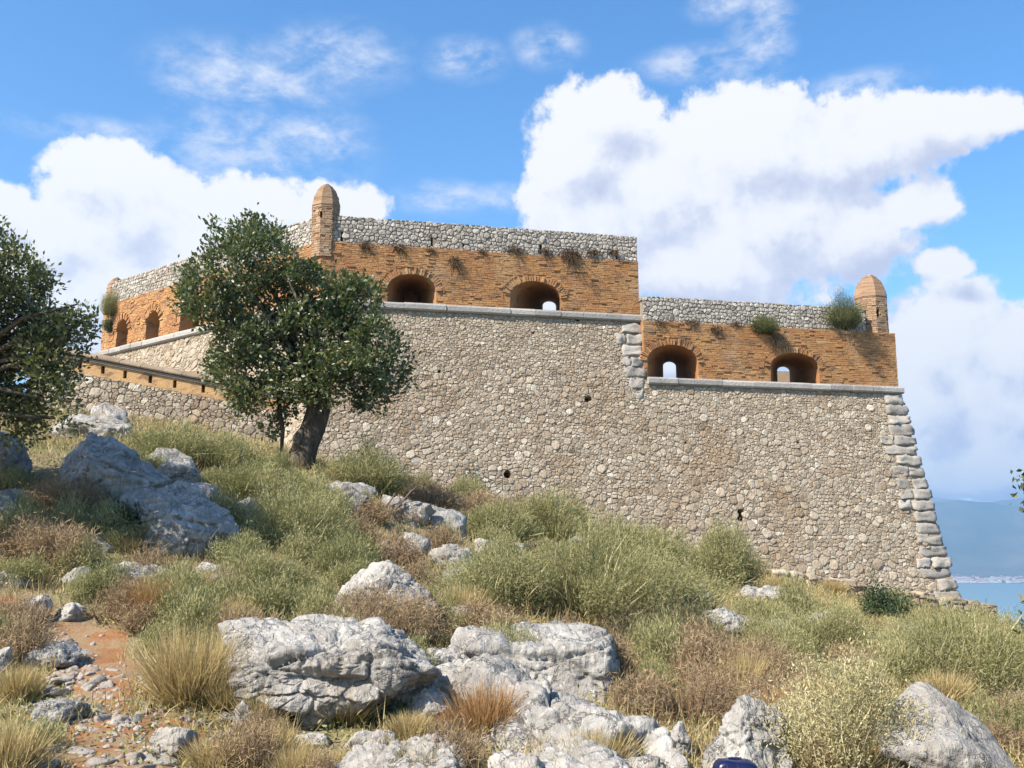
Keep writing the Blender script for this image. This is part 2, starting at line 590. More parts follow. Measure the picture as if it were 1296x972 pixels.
M['tree_leaf'] = mat_leaf('tree_leaf', [(0, (0.026, 0.038, 0.016)), (0.5, (0.075, 0.098, 0.038)), (0.9, (0.16, 0.18, 0.07)), (1, (0.22, 0.14, 0.06))], 0.42, 0.5, 0.2)
M['olive_leaf'] = mat_leaf('olive_leaf', [(0, (0.04, 0.055, 0.025)), (0.6, (0.11, 0.12, 0.05)), (1, (0.2, 0.19, 0.08))], 0.45, 0.45, 0.25)
M['broom'] = mat_leaf('broom_leaf', [(0, (0.13, 0.13, 0.055)), (0.5, (0.275, 0.258, 0.118)), (0.85, (0.395, 0.355, 0.18)), (1, (0.5, 0.43, 0.24))], 0.7, 0.2, 0.25)
M['pale'] = mat_leaf('pale_leaf', [(0, (0.18, 0.15, 0.07)), (0.45, (0.34, 0.30, 0.15)), (0.8, (0.54, 0.48, 0.28)), (1, (0.68, 0.60, 0.38))], 0.75, 0.15, 0.25, (0.4, 0.34, 0.14))
M['dark'] = mat_leaf('dark_leaf', [(0, (0.02, 0.035, 0.018)), (0.6, (0.05, 0.075, 0.03)), (1, (0.10, 0.12, 0.05))], 0.5, 0.35, 0.2)
M['thorn'] = mat_leaf('thorn_twig', [(0, (0.16, 0.10, 0.065)), (0.5, (0.29, 0.205, 0.125)), (0.85, (0.42, 0.32, 0.18)), (1, (0.42, 0.24, 0.13))], 0.85, 0.1, 0.15, (0.3, 0.2, 0.1))
M['caper'] = mat_leaf('caper_leaf', [(0, (0.035, 0.04, 0.016)), (0.5, (0.10, 0.11, 0.04)), (1, (0.2, 0.2, 0.08))], 0.6, 0.3, 0.25)
M['dry_dark'] = mat_leaf('withered_stem', [(0, (0.05, 0.033, 0.022)), (0.6, (0.12, 0.08, 0.05)), (1, (0.22, 0.16, 0.09))], 0.85, 0.1, 0.1, (0.2, 0.13, 0.08))
M['woody'] = mat_leaf('woody_twig', [(0, (0.05, 0.045, 0.025)), (0.5, (0.13, 0.115, 0.06)), (1, (0.26, 0.23, 0.12))], 0.8, 0.15, 0.15, (0.2, 0.17, 0.08))
M['straw'] = mat_leaf('straw', [(0, (0.30, 0.21, 0.09)), (0.5, (0.46, 0.35, 0.165)), (0.85, (0.60, 0.49, 0.26)), (1, (0.36, 0.33, 0.13))], 0.75, 0.15, 0.3, (0.5, 0.38, 0.15))
M['orange_straw'] = mat_leaf('orange_straw', [(0, (0.26, 0.13, 0.05)), (0.6, (0.42, 0.25, 0.11)), (1, (0.52, 0.38, 0.2))], 0.75, 0.15, 0.3, (0.5, 0.3, 0.12))
M['herb'] = mat_leaf('herb', [(0, (0.13, 0.12, 0.045)), (0.5, (0.25, 0.235, 0.09)), (1, (0.42, 0.36, 0.17))], 0.7, 0.2, 0.25)


def mat_bark():
    m, T, out = material('bark')
    P = pos(T)
    mp = T.vmath('MULTIPLY', P, (14, 14, 4))
    n = T.noise(mp, 1.0, 5.0, 0.65)
    col = T.ramp(n, [(0.3, (0.035, 0.028, 0.022)), (0.55, (0.10, 0.08, 0.06)), (0.75, (0.19, 0.16, 0.125))])
    finish(T, out, col, 0.95, n, 0.9, 0.05, 0.1)
    return m


M['bark'] = mat_bark()


def plain(name, col, rough=0.6, spec=0.4):
    m, T, out = material(name)
    P = pos(T)
    n = T.noise(P, 6.0, 4.0, 0.6)
    c = T.mix(T.math('MULTIPLY', n, 0.35), col, tuple(x * 0.6 for x in col))
    finish(T, out, c, rough, n, 0.1, 0.01, spec)
    return m


M['white_paper'] = plain('white_paper', (0.8, 0.8, 0.78), 0.8)
M['navy'] = plain('navy_nylon', (0.006, 0.008, 0.045), 0.3, 0.5)
M['twig'] = plain('dead_twig', (0.16, 0.12, 0.09), 0.9, 0.1)
M['pale_twig'] = plain('pale_twig', (0.42, 0.36, 0.28), 0.9, 0.1)

# ------------------------------------------------------------------ the fortress
UP = Vector((0, 0, 1))
BAT = 1 / 6.0                                                   # batter of the scarp


def plane_hit(px, py, p0, n):
    d = ray(px, py)
    o = Vector((0, 0, EYE))
    return o + d * ((p0 - o).dot(n) / d.dot(n))


d_front = Vector((math.sin(R(77.5)), math.cos(R(77.5)), 0))
n_front = Vector((d_front.y, -d_front.x, 0))
d_left = Vector((-math.sin(R(50.6)), math.cos(R(50.6)), 0))     # runs from the corner away to the left
n_left = Vector((-d_left.y, d_left.x, 0))
if n_left.y > 0:
    n_left = -n_left
C0 = at(405, 379, 34.0)
Z1 = C0.z
C1 = plane_hit(809, 400, C0, n_front)
C1 = Vector((C1.x, C1.y, Z1))
_c2 = plane_hit(1138, 492, C0, n_front)
Z2 = plane_hit(960, 484, C0 + n_front * 0.37, n_front).z         # level of the lower cornice
CL = plane_hit(128, 441, C0, n_left)
CL = Vector((CL.x, CL.y, Z1))
d_right = Vector((math.sin(R(4)), math.cos(R(4)), 0))
n_right = Vector((d_right.y, -d_right.x, 0))


def mitre(na, nb):
    """m with m.na = m.nb = 1"""
    det = na.x * nb.y - na.y * nb.x
    return Vector(((nb.y - na.y) / det, (na.x - nb.x) / det, 0))


m0 = mitre(n_left, n_front)
m2 = mitre(n_front, n_right)
# corner of the lower bastion: its cornice end stands at pixel 1138 on level Z2
_e = plane_hit(1137, 492, C0 + n_front * ((Z1 - Z2) * BAT), n_front)
C2 = Vector((_e.x, _e.y, Z1)) - m2 * ((Z1 - Z2) * BAT)


def p_front(u, z):
    """point of the front scarp plane; u metres along from C0"""
    p = C0 + d_front * u + n_front * ((Z1 - z) * BAT)
    return Vector((p.x, p.y, z))


def p_left(u, z):
    p = C0 + d_left * u + n_left * ((Z1 - z) * BAT)
    return Vector((p.x, p.y, z))


U1 = (C1 - C0).dot(d_front)
U2 = (C2 - C0).dot(d_front)
UL = (CL - C0).dot(d_left)


def corner0(z):
    p = C0 + m0 * ((Z1 - z) * BAT)
    return Vector((p.x, p.y, z))


def corner2(z):
    p = C2 + m2 * ((Z1 - z) * BAT)
    return Vector((p.x, p.y, z))


fort = empty('fortress', Vector((C0.x, C0.y, zg1(C0.x, C0.y - 2))),
             label='stone fortress bastion with brick gun parapets and small domed sentry turrets', category='fortress')


# ---- rubble: an irregular cell pattern, every cell one stone
def cells(poly, row_h, wid, seed, holes=(), grow=None, weight=0.02):
    """power diagram of a jittered lattice, clipped to the convex (u, v) polygon"""
    rnd = random.Random(seed)
    us, vs = [p[0] for p in poly], [p[1] for p in poly]
    u0, u1, v0, v1 = min(us) - 1, max(us) + 1, min(vs) - 1, max(vs) + 1
    pts = []
    v, r = v0, 0
    while v < v1:
        g = grow(v) if grow else 1.0
        h = row_h * g * rnd.uniform(0.8, 1.25)
        u = u0 + rnd.random() * wid
        while u < u1:
            w = wid * g * rnd.uniform(0.55, 1.5)
            pts.append((u + w / 2 + rnd.uniform(-.12, .12) * w, v + h / 2 + rnd.uniform(-.2, .2) * h, rnd.choice((0, 0, 0, 0, .6, 1, 2.2 if g > .97 else 1)) * weight * rnd.random() * g * g))
            u += w
        v += h
        r += 1
    cs = 1.1 * max(row_h, wid) * (1.6 if grow else 1.15)
    grid = {}
    for i, (a, b, w) in enumerate(pts):
        grid.setdefault((int(a // cs), int(b // cs)), []).append(i)
    sgn = 1 if sum(poly[i][0] * poly[(i + 1) % len(poly)][1] - poly[(i + 1) % len(poly)][0] * poly[i][1] for i in range(len(poly))) > 0 else -1
    pl = poly if sgn > 0 else poly[::-1]

    def clip(pg, nx, ny, c):                                     # keep nx*x + ny*y <= c
        out = []
        n = len(pg)
        for i in range(n):
            p, q = pg[i], pg[(i + 1) % n]
            dp, dq = nx * p[0] + ny * p[1] - c, nx * q[0] + ny * q[1] - c
            if dp <= 0:
                out.append(p)
            if (dp < 0 < dq) or (dq < 0 < dp):
                t = dp / (dp - dq)
                out.append((p[0] + (q[0] - p[0]) * t, p[1] + (q[1] - p[1]) * t))
        return out
    res = []
    for i, (a, b, w) in enumerate(pts):
        inside = all((pl[(k + 1) % len(pl)][0] - pl[k][0]) * (b - pl[k][1]) - (pl[(k + 1) % len(pl)][1] - pl[k][1]) * (a - pl[k][0]) > -0.3 * math.dist(pl[k], pl[(k + 1) % len(pl)]) for k in range(len(pl)))
        if not inside:
            continue
        s = cs
        pg = [(a - s, b - s), (a + s, b - s), (a + s, b + s), (a - s, b + s)]
        gi, gj = int(a // cs), int(b // cs)
        for di in (-1, 0, 1):
            for dj in (-1, 0, 1):
                for j in grid.get((gi + di, gj + dj), ()):
                    if j == i:
                        continue
                    c, d, w2 = pts[j]
                    nx, ny = c - a, d - b
                    # power diagram bisector
                    k = (c * c + d * d - w2 - a * a - b * b + w) / 2
                    pg = clip(pg, nx, ny, k)
                    if not pg:
                        break
                if not pg:
                    break
            if not pg:
                break
        for k in range(len(pl)):
            if not pg:
                break
            p, q = pl[k], pl[(k + 1) % len(pl)]
            nx, ny = (q[1] - p[1]), -(q[0] - p[0])
            pg = clip(pg, nx, ny, nx * p[0] + ny * p[1])
        if len(pg) < 3:
            continue
        cx, cy = sum(p[0] for p in pg) / len(pg), sum(p[1] for p in pg) / len(pg)
        if any(hu0 < cx < hu1 and hv0 < cy < hv1 for hu0, hu1, hv0, hv1 in holes):
            continue
        area = abs(sum(pg[k][0] * pg[(k + 1) % len(pg)][1] - pg[(k + 1) % len(pg)][0] * pg[k][1] for k in range(len(pg)))) / 2
        if area > 0.004:
            res.append((pg, (cx, cy), area))
    return res


def stone_geo(pg, c, area, O, U, V, N, rnd, joint=0.0085, proud=0.03):
    n = len(pg)
    q = []
    if area < 0.035:
        q = [(a + rnd.uniform(-.008, .008), b + rnd.uniform(-.008, .008)) for a, b in pg]
    for i in range(n if area >= 0.035 else 0):                                           # soften the corners
        a, b = pg[i], pg[(i + 1) % n]
        q.append((a[0] * .78 + b[0] * .22, a[1] * .78 + b[1] * .22))
        q.append((a[0] * .22 + b[0] * .78, a[1] * .22 + b[1] * .78))
    size = math.sqrt(area)
    k = max(0.5, 1 - 2 * joint / size)
    h = proud * rnd.uniform(0.45, 1.25) * min(1.3, max(0.6, size / 0.3))
    tu, tv = rnd.uniform(-.16, .16), rnd.uniform(-.2, .12)
    vs = []

    def P(s, d, jit=0.0):
        for (a, b) in q:
            du, dv = (a - c[0]) * s, (b - c[1]) * s
            dd = d + (tu * du + tv * dv if d > 0 else 0) + rnd.uniform(-jit, jit)
            vs.append(O + U * (c[0] + du) + V * (c[1] + dv) + N * dd)
    P(k, -0.05)
    P(k * .985, h * .45)
    P(k * .72, h, 0.012)
    vs.append(O + U * c[0] + V * c[1] + N * h * rnd.uniform(0.95, 1.2))
    m = len(q)
    fs = []
    for r in (0, 1):
        for i in range(m):
            j = (i + 1) % m
            fs.append((r * m + i, r * m + j, (r + 1) * m + j, (r + 1) * m + i))
    for i in range(m):
        fs.append((2 * m + i, 2 * m + (i + 1) % m, 3 * m))
    t = min(1, max(0, rnd.gauss(0.45, 0.21)))
    return vs, fs, t


def lay_stones(parent, cl, O, U, V, N, seed, single, name, mat, stuff_name, joint=0.0085, proud=0.03, seen=None):
    """the largest cells become stones of their own, the rest one mass"""
    rnd = random.Random(seed)
    order = sorted(range(len(cl)), key=lambda i: -(cl[i][2] if (seen is None or seen(cl[i][1])) else 0))
    own = set(order[:single])
    mb = MB()
    flip = U.cross(V).dot(N) < 0
    for i, (pg, c, a) in enumerate(cl):
        ccw = sum(pg[k][0] * pg[(k + 1) % len(pg)][1] - pg[(k + 1) % len(pg)][0] * pg[k][1] for k in range(len(pg))) > 0
        if ccw == flip:
            pg = pg[::-1]
        vs, fs, t = stone_geo(pg, c, a, O, U, V, N, rnd, joint, proud)
        if i in own:
            link(name, mesh_from(name, vs, fs, mat, False, {'tint': [t] * len(vs)}), parent)
        else:
            mb.add(vs, fs, t)
    if mb.f:
        link(stuff_name, mb.mesh(stuff_name, mat), parent, kind='stuff')


def prism(bottom, top):
    n = len(bottom)
    vs = [tuple(p) for p in bottom] + [tuple(p) for p in top]
    fs = [tuple(range(n))[::-1], tuple(range(n, 2 * n))] + [(i, (i + 1) % n, n + (i + 1) % n, n + i) for i in range(n)]
    return mesh_from('solid', vs, fs)


ZB = -14.0
BACK = 0.045                                                    # mortar bed lies this far behind the stone faces


def backing(side_pts):
    return [p for p in side_pts]


# high block: left wall, front wall as far as C1
inn = Vector((0, BACK, 0))
deep = 16.0
ci_front = -n_front
v_front = (p_front(0, 0) - p_front(0, 1)).normalized() * -1
N_f = d_front.cross(v_front)
N_f = N_f if N_f.dot(n_front) > 0 else -N_f
v_left = (p_left(0, 1) - p_left(0, 0)).normalized()
N_l = d_left.cross(v_left)
N_l = N_l if N_l.dot(n_left) > 0 else -N_l


def setback(p):
    return p + (-n_front) * 0.0


def ring_high(z):
    q = -n_front * 0.02
    return [corner0(z) - m0 * 0.008, p_front(U1, z) - n_front * 0.008, p_front(U1, z) - n_front * deep,
            CL + Vector((0, 0, z - Z1)) - n_left * deep * 0.4, p_left(UL, z) - n_left * 0.008]


def ring_low(z):
    return [p_front(U1 + 0.001, z) - n_front * 0.008, corner2(z) - m2 * 0.008, corner2(z) + d_right * 12, p_front(U1 + 0.001, z) - n_front * (deep - 2)]


# little dark holes knocked in the face: pixel centre, width and height in metres
HOLES = [(745, 505, .34, .26), (642, 600, .30, .32), (938, 652, .34, .5), (674, 421, .16, .12), (731, 405, .2, .12), (556, 470, .14, .14), (1010, 560, .13, .13), (868, 560, .12, .12)]
cut_f, hole_uv = [], []
O_f = p_front(0, Z1)
for (px, py, w, h) in HOLES:
    p = plane_hit(px, py, O_f, N_f)
    u, v = (p - O_f).dot(d_front), (p - O_f).dot(v_front)
    hole_uv.append((u - w * .5, u + w * .5, v - h * .5, v + h * .5))
    mb = MB()
    rr = random.Random(px)
    c = O_f + d_front * u + v_front * v
    prof = [(math.cos(a) * w * rr.uniform(.38, .6), math.sin(a) * h * rr.uniform(.38, .6)) for a in [k * math.pi / 4 for k in range(8)]]
    cut_f.append((u, prism([c + N_f * 0.3 + d_front * a + v_front * b for a, b in prof], [c - N_f * 0.7 + d_front * a * .8 + v_front * b * .8 for a, b in prof])))
me = boolean_cut(prism(ring_high(ZB), ring_high(Z1)), [m for u, m in cut_f if u < U1])
me.materials.clear()
me.materials.append(M['mortar'])
link('scarp', me, fort)
me = boolean_cut(prism(ring_low(ZB), ring_low(Z2)), [m for u, m in cut_f if u >= U1])
me.materials.clear()
me.materials.append(M['mortar'])
link('scarp', me, fort)


def uvf(p):
    return ((p - O_f).dot(d_front), (p - O_f).dot(v_front))


O_l = p_left(0, Z1)


def uvl(p):
    return ((p - O_l).dot(d_left), (p - O_l).dot(v_left))


def base_z(u):                                                  # a little under the ground at the foot of the front
    p = p_front(u, 2.0)
    return zg1(p.x, p.y - 0.6) - 1.2


zb = lambda u: base_z(u)
v2 = uvf(p_front(U1, Z2))[1]
poly_a = [uvf(corner0(Z1)), uvf(p_front(U1, Z1)), uvf(p_front(U1, Z2)), uvf(corner0(Z2))]
lowz0, lowz2 = 3.0, -2.0
poly_b = [uvf(corner0(Z2)), uvf(p_front(U2, Z2))[0:2], uvf(corner2(lowz2)), uvf(corner0(lowz0))]
poly_b[1] = uvf(corner2(Z2))
grow = lambda v: 0.95 + 0.06 * max(0, -v - 2.0)
QW = 0.62
poly_all = [uvf(corner0(Z1)), uvf(corner2(Z1)), uvf(corner2(lowz2)), uvf(corner0(lowz0))]


def edge_u(v):
    a, b = uvf(corner2(Z2)), uvf(corner2(lowz2))
    return a[0] + (b[0] - a[0]) * (v - a[1]) / (b[1] - a[1])


def keep_stone(c):
    u, v = c[1]
    if v > -.12 or u > edge_u(v) - .5:
        return False
    return not (u > U1 - .62 and v > v2 - .02) and not (u > U1 and v > v2 - .16)


cb = [c for c in cells(poly_all, 0.092, 0.148, 2, hole_uv, grow, 0.011) if keep_stone(c)]
vis_f = lambda c: c[0] > 2.2
lay_stones(fort, cb, O_f, d_front, v_front, N_f, 3, 300, 'stone', M['stone'], 'small_stones', seen=vis_f)
poly_l = [uvl(corner0(Z1)), uvl(p_left(UL, Z1)), uvl(p_left(UL, 4.5)), uvl(corner0(4.5))]
cl_ = [c for c in cells(poly_l, 0.11, 0.17, 5) if c[1][1] < -0.1]
lay_stones(fort, cl_, O_l, d_left, v_left, N_l, 6, 0, 'stone', M['stone'], 'small_stones_of_flank')


# ---- string courses
def cornice_run(fn, u0, u1, z, n_out, seed):
    rnd = random.Random(seed)
    u = u0
    d = (fn(1, z) - fn(0, z)).normalized()
    while u < u1 - 0.05:
        w = min(rnd.uniform(0.8, 1.5), u1 - u)
        if u1 - u - w < 0.4:
            w = u1 - u
        o = fn(u + 0.006, z)
        L = d * (w - 0.012)
        hh = 0.29 + rnd.uniform(-.008, .008)
        out = 0.2 + rnd.uniform(-.015, .02)
        prof = [(-0.5, 0.0), (0.02, 0.0), (out * .75, 0.02), (out, 0.07), (out, hh - .08), (out * .8, hh - .015), (0.02, hh), (-0.5, hh)]
        a = [o + n_out * x + UP * (y - .29) for x, y in prof]
        b = [p + L + UP * rnd.uniform(-.006, .006) for p in a]
        n = len(a)
        fs = [tuple(range(n)), tuple(range(2 * n - 1, n - 1, -1))] + [(i, n + i, n + (i + 1) % n, (i + 1) % n) for i in range(n)]
        me = recalc(mesh_from('cornice_block', [tuple(p) for p in a + b], fs, M['cornice'], False, {'tint': [rnd.random()] * (2 * n)}))
        link('cornice_block', me, fort)
        u += w


CORN = 0.27
cornice_run(p_front, 0.0, U1 + 0.08, Z1 + 0.03, n_front, 11)
cornice_run(p_front, U1 + 0.1, U2 + (Z1 - Z2) * BAT * (m2.dot(d_front)) + 0.14, Z2 + 0.03, n_front, 12)
cornice_run(p_left, 0.05, UL + 0.1, Z1 + 0.03, n_left, 13)


# ---- brick parapets with arched gun openings
def arch_profile(a, s, r, n=14):
    """half width a, straight sides s, rise r: from lower right round to lower left"""
    pts = [(a, -0.02), (a, s)]
    for k in range(1, n):
        t = math.pi * k / n
        pts.append((a * math.cos(t), s + r * math.sin(t)))
    pts += [(-a, s), (-a, -0.02)]
    return pts


def half_w(v, a, s, r):
    if v < s:
        return a
    if v < s + r:
        return a * math.sqrt(max(0, 1 - ((v - s) / r) ** 2))
    return 0.0


def parapet(P0, d, nrm, length, z, height, thick, openings, seed, dz_edge=None):
    """P0 = foot of the outer face; openings: (u, a, s, r, skew, through)"""
    o = Vector((P0.x, P0.y, z))
    inn = -nrm
    e = 0.012
    body = prism([o + inn * e, o + d * length + inn * e, o + d * (length) + inn * thick, o + inn * thick],
                 [o + inn * e + UP * height, o + d * length + inn * e + UP * height, o + d * length + inn * thick + UP * height, o + inn * thick + UP * height])
    cuts = []
    for (u, a, s, r, skew, through, tb0, ts) in openings:
        T_ = thick + 0.1 if through else thick - 0.35
        front = arch_profile(a, s, r)
        tw, trr = 0.25, 0.17
        back = arch_profile(tw, ts, trr)
        A = [o + d * (u + x) + UP * y + nrm * 0.02 for x, y in front]
        B = [o + d * (u + skew + x) + UP * (y + tb0) + inn * T_ for x, y in back]
        # a flared first part, then a straight throat
        cuts.append(prism(A, B))
    me = boolean_cut(body, cuts)
    me.materials.clear()
    me.materials.append(M['brick'])
    if 'tint' not in me.attributes:
        at_ = me.attributes.new('tint', 'FLOAT', 'POINT')
        at_.data.foreach_set('value', np.full(len(me.vertices), 0.42, np.float32))
    par = link('parapet', me, fort)
    # courses of brick over the face
    rnd = random.Random(seed)
    mb = MB()
    ring = MB()
    v, row = 0.0, 0
    ch = 0.07
    while v < height - 0.02:
        h = min(ch * rnd.uniform(0.85, 1.25), height - v)
        blocks = []
        for (u, a, s, r, skew, through, tb0, ts) in openings:
            w = max(half_w(v, a + .24, s, r + .24), half_w(v + h * .5, a + .24, s, r + .24)) if v > s * 0.6 else a
            if w > 0:
                blocks.append((u - w, u + w))
        u = -rnd.random() * 0.3
        while u < length:
            w = rnd.uniform(0.16, 0.29)
            segs = [(max(0, u), min(length, u + w - 0.01))]
            for (b0, b1) in blocks:
                ns = []
                for (s0, s1) in segs:
                    if s1 <= b0 or s0 >= b1:
                        ns.append((s0, s1))
                    else:
                        if s0 < b0:
                            ns.append((s0, b0))
                        if s1 > b1:
                            ns.append((b1, s1))
                segs = ns
            for (s0, s1) in segs:
                if s1 - s0 < 0.03:
                    continue
                q = vnoise(np.array([[s0 * .9 + seed, v * 1.6, 0.5]]))[0] * .5 + vnoise(np.array([[s0 * 3 + seed, v * 5, 4.5]]))[0] * .5
                if rnd.random() < 0.03 + 0.5 * max(0, q - .12):
                    continue
                pr = 0.010 + 0.014 * rnd.random() - 0.02 * max(0, q) + (0.03 if rnd.random() < .03 else 0)
                tilt = rnd.uniform(-.012, .012)
                oo = o + d * s0 + UP * (v + 0.005) + inn * 0.05
                mb.box(oo, d * (s1 - s0) + UP * tilt, nrm * (0.05 + pr), UP * (h - 0.009), min(1, max(0, rnd.gauss(0.5 + .3 * q, 0.15))))
            u += w
        v += h
        row += 1
    recalc_needed = mb.mesh('brick_facing', M['brick'])
    link('brick_facing', recalc(recalc_needed), par, kind='stuff')
    for (u, a, s, r, skew, through, tb0, ts) in openings:
        n = int((a + .1) * math.pi / 0.105)
        for k in range(n):
            t = math.pi * (k + 0.5) / n
            dirv = Vector((math.cos(t) * (a + .12), math.sin(t) * (r + .12), 0))
            inner = (math.cos(t) * (a + .0), s + math.sin(t) * (r + .0))
            # outward normal of the ellipse
            nn = Vector((math.cos(t) / a, math.sin(t) / r, 0)).normalized()
            tt = Vector((-nn.y, nn.x, 0))
            L = 0.25 * rnd.uniform(0.75, 1.12)
            w = 0.07 * rnd.uniform(0.75, 1.15)
            if rnd.random() < .12:
                continue
            oo = o + d * (u + inner[0] + nn.x * 0.005 - tt.x * w / 2) + UP * (inner[1] + nn.y * 0.005 - tt.y * w / 2) + inn * 0.08
            X = d * nn.x + UP * nn.y
            Y = d * tt.x + UP * tt.y
            ring.box(oo, X * L, nrm * (0.09 + rnd.uniform(0, .06)), Y * w, min(1, max(0, rnd.gauss(0.42, 0.22))))
    link('arch_ring', recalc(ring.mesh('arch_ring', M['brick'])), par, kind='stuff')
    return par


def face_u(px, py, P0, d, n):
    return (plane_hit(px, py, P0, n) - P0).dot(d)


PH = 2.08
THK = 3.2
c0p = C0 + UP * 0.03
z_sill = Z1 + 0.03
op_hi = []
for (pxl, pxr, skew, thru) in ((490, 552, 0.3, False), (645, 709, 1.42, True)):
    a_ = face_u(pxl, 380, C0, d_front, n_front)
    b_ = face_u(pxr, 384, C0, d_front, n_front)
    op_hi.append(((a_ + b_) / 2, (b_ - a_) / 2, 0.5, 0.58, skew, thru, .70, .32))
par_hi = parapet(C0, d_front, n_front, U1, z_sill, PH, THK, op_hi, 21)
P2 = p_front(0, Z2)
uend = (corner2(Z2) - P2).dot(d_front)
op_lo = []
for (pxl, pxr, skew, hgt) in ((812, 877, 1.17, (0.62, 0.62)), (975, 1037, 1.25, (0.6, 0.55))):
    a_ = face_u(pxl, 470, P2, d_front, n_front)
    b_ = face_u(pxr, 478, P2, d_front, n_front)
    op_lo.append(((a_ + b_) / 2 - U1, (b_ - a_) / 2, hgt[0], hgt[1], skew, True, .50, .58))
s0 = P2 + d_front * (U1 + 0.0)
op_lo[0] = (max(op_lo[0][0], op_lo[0][1] + 0.12),) + op_lo[0][1:]
par_lo = parapet(s0, d_front, n_front, uend - U1, Z2 + 0.03, 2.12, THK, op_lo, 22)
op_l = []
for (pxl, pxr, py) in ((147, 161, 432), (184, 201, 424), (227, 251, 414)):
    a_ = face_u(pxl, py, C0, d_left, n_left)
    b_ = face_u(pxr, py, C0, d_left, n_left)
    op_l.append(((a_ + b_) / 2, abs(a_ - b_) / 2, 0.72, 0.5, 0.0, False, 0, .6))
par_left = parapet(C0, d_left, n_left, UL, z_sill, PH, THK, op_l, 23)


# ---- rubble capping walls
def capping(P0, d, nrm, u0, u1, z, h, thick, seed, single, slits=()):
    o = Vector((P0.x, P0.y, z)) + d * u0 - nrm * 0.06
    L = u1 - u0
    e = -nrm * 0.015
    body = prism([o + e, o + d * L + e, o + d * L - nrm * thick, o - nrm * thick],
                 [p + UP * (h - .06) for p in (o + e, o + d * L + e, o + d * L - nrm * thick, o - nrm * thick)])
    if slits:
        cut = []
        for u in slits:
            b = MB()
            b.box(o + d * (u - u0 - .04) + nrm * .2 + UP * .06, d * .08, -nrm * .55, UP * .36)
            cut.append(b.mesh('slit', None))
        body = boolean_cut(body, cut)
        body.materials.clear()
    body.materials.append(M['cap_mortar'])
    w = link('capping_wall', recalc(body), fort)
    cl = cells([(0, 0), (L, 0), (L, h), (0, h)], 0.13, 0.17, seed, [(u - u0 - .085, u - u0 + .085, .06, .42) for u in slits], weight=0.008)
    lay_stones(w, cl, o, d, UP, nrm, seed + 1, single, 'capping_stone', M['cap_stone'], 'small_capping_stones', 0.010, 0.045)
    # stones lying along the top edge
    rnd = random.Random(seed)
    mb = MB()
    for k in range(int(L / 0.16)):
        for back in (0.12, 0.36):
            p = o + d * (k * 0.16 + rnd.random() * .1) - nrm * back + UP * (h - .11 + rnd.uniform(0, .07))
            a = rnd.uniform(0.06, 0.11)
            vs = []
            for q in ((-1, -1, -1), (1, -1, -1), (1, 1, -1), (-1, 1, -1), (-.7, -.7, .7), (.7, -.7, .7), (.7, .7, .7), (-.7, .7, .7)):
                vs.append(p + d * (q[0] * a * rnd.uniform(.8, 1.3)) + nrm * (q[1] * a * 1.3) + UP * (q[2] * a * rnd.uniform(.7, 1.1)))
            mb.add(vs, [(0, 3, 2, 1), (4, 5, 6, 7), (0, 1, 5, 4), (1, 2, 6, 5), (2, 3, 7, 6), (3, 0, 4, 7)], rnd.random())
    link('ridge_stones', recalc(mb.mesh('ridge_stones', M['cap_stone'])), w, kind='stuff')
    return w


cap_hi = capping(C0, d_front, n_front, 0.35, U1 - 0.01, z_sill + PH, 1.0, 0.7, 31, 120, [face_u(px, 300, C0, d_front, n_front) for px in (433, 547, 587, 685, 781)])
u_cap_end = face_u(1096, 400, P2, d_front, n_front)
cap_lo = capping(P2, d_front, n_front, U1 + 0.02, u_cap_end, Z2 + 0.03 + 2.12, 0.95, 0.7, 33, 90)
cap_left = capping(C0, d_left, n_left, 0.45, UL - 0.5, z_sill + PH, 1.0, 0.7, 35, 60)

# a low brick traverse standing inside the lower bastion, seen through the gun opening
q = p_front(op_lo[1][0] + U1 + 1.9, Z2) - n_front * 6.5
mb = MB()
mb.box(q - d_front * 1.2, d_front * 3.2, -n_front * 0.6, UP * 1.75, 0.9)
link('inner_traverse', recalc(mb.mesh('inner_traverse', M['turret_brick'])), fort)


# ---- bossed corner stones
def bossed(name, o, ux, uy, uz, seed, mat, rough=0.055, p=14.0, nx=7, ny=5, nz=5):
    """block with corner o and edge vectors, rounded and hacked"""
    bm = bmesh.new()
    bmesh.ops.create_cube(bm, size=2.0)
    bmesh.ops.subdivide_edges(bm, edges=bm.edges[:], cuts=5, use_grid_fill=True)
    co = np.array([v.co[:] for v in bm.verts])
    inf = np.abs(co).max(1)
    lp = (np.abs(co) ** p).sum(1) ** (1 / p)
    co = co * (inf / lp)[:, None]
    X, Y, Z = np.array(ux), np.array(uy), np.array(uz)
    c = np.array(o) + (X + Y + Z) / 2
    w = c + co[:, :1] * X / 2 + co[:, 1:2] * Y / 2 + co[:, 2:3] * Z / 2
    nv = np.stack([vnoise(w * 3.1 + seed * 7 + k * 31) for k in range(3)], 1) * rough + np.stack([vnoise(w * 8 + seed * 3 + k * 11) for k in range(3)], 1) * rough * .8 + np.stack([vnoise(w * 19 + seed * 3 + k * 11) for k in range(3)], 1) * rough * .3
    w = w + nv
    for v, q in zip(bm.verts, w):
        v.co = q
    bmesh.ops.recalc_face_normals(bm, faces=bm.faces)
    me = bpy.data.meshes.new(name)
    bm.to_mesh(me)
    bm.free()
    rnd = random.Random(seed)
    a = me.attributes.new('tint', 'FLOAT', 'POINT')
    a.data.foreach_set('value', np.full(len(me.vertices), rnd.random(), np.float32))
    me.materials.append(mat)
    me.polygons.foreach_set('use_smooth', np.ones(len(me.polygons), bool))
    return me


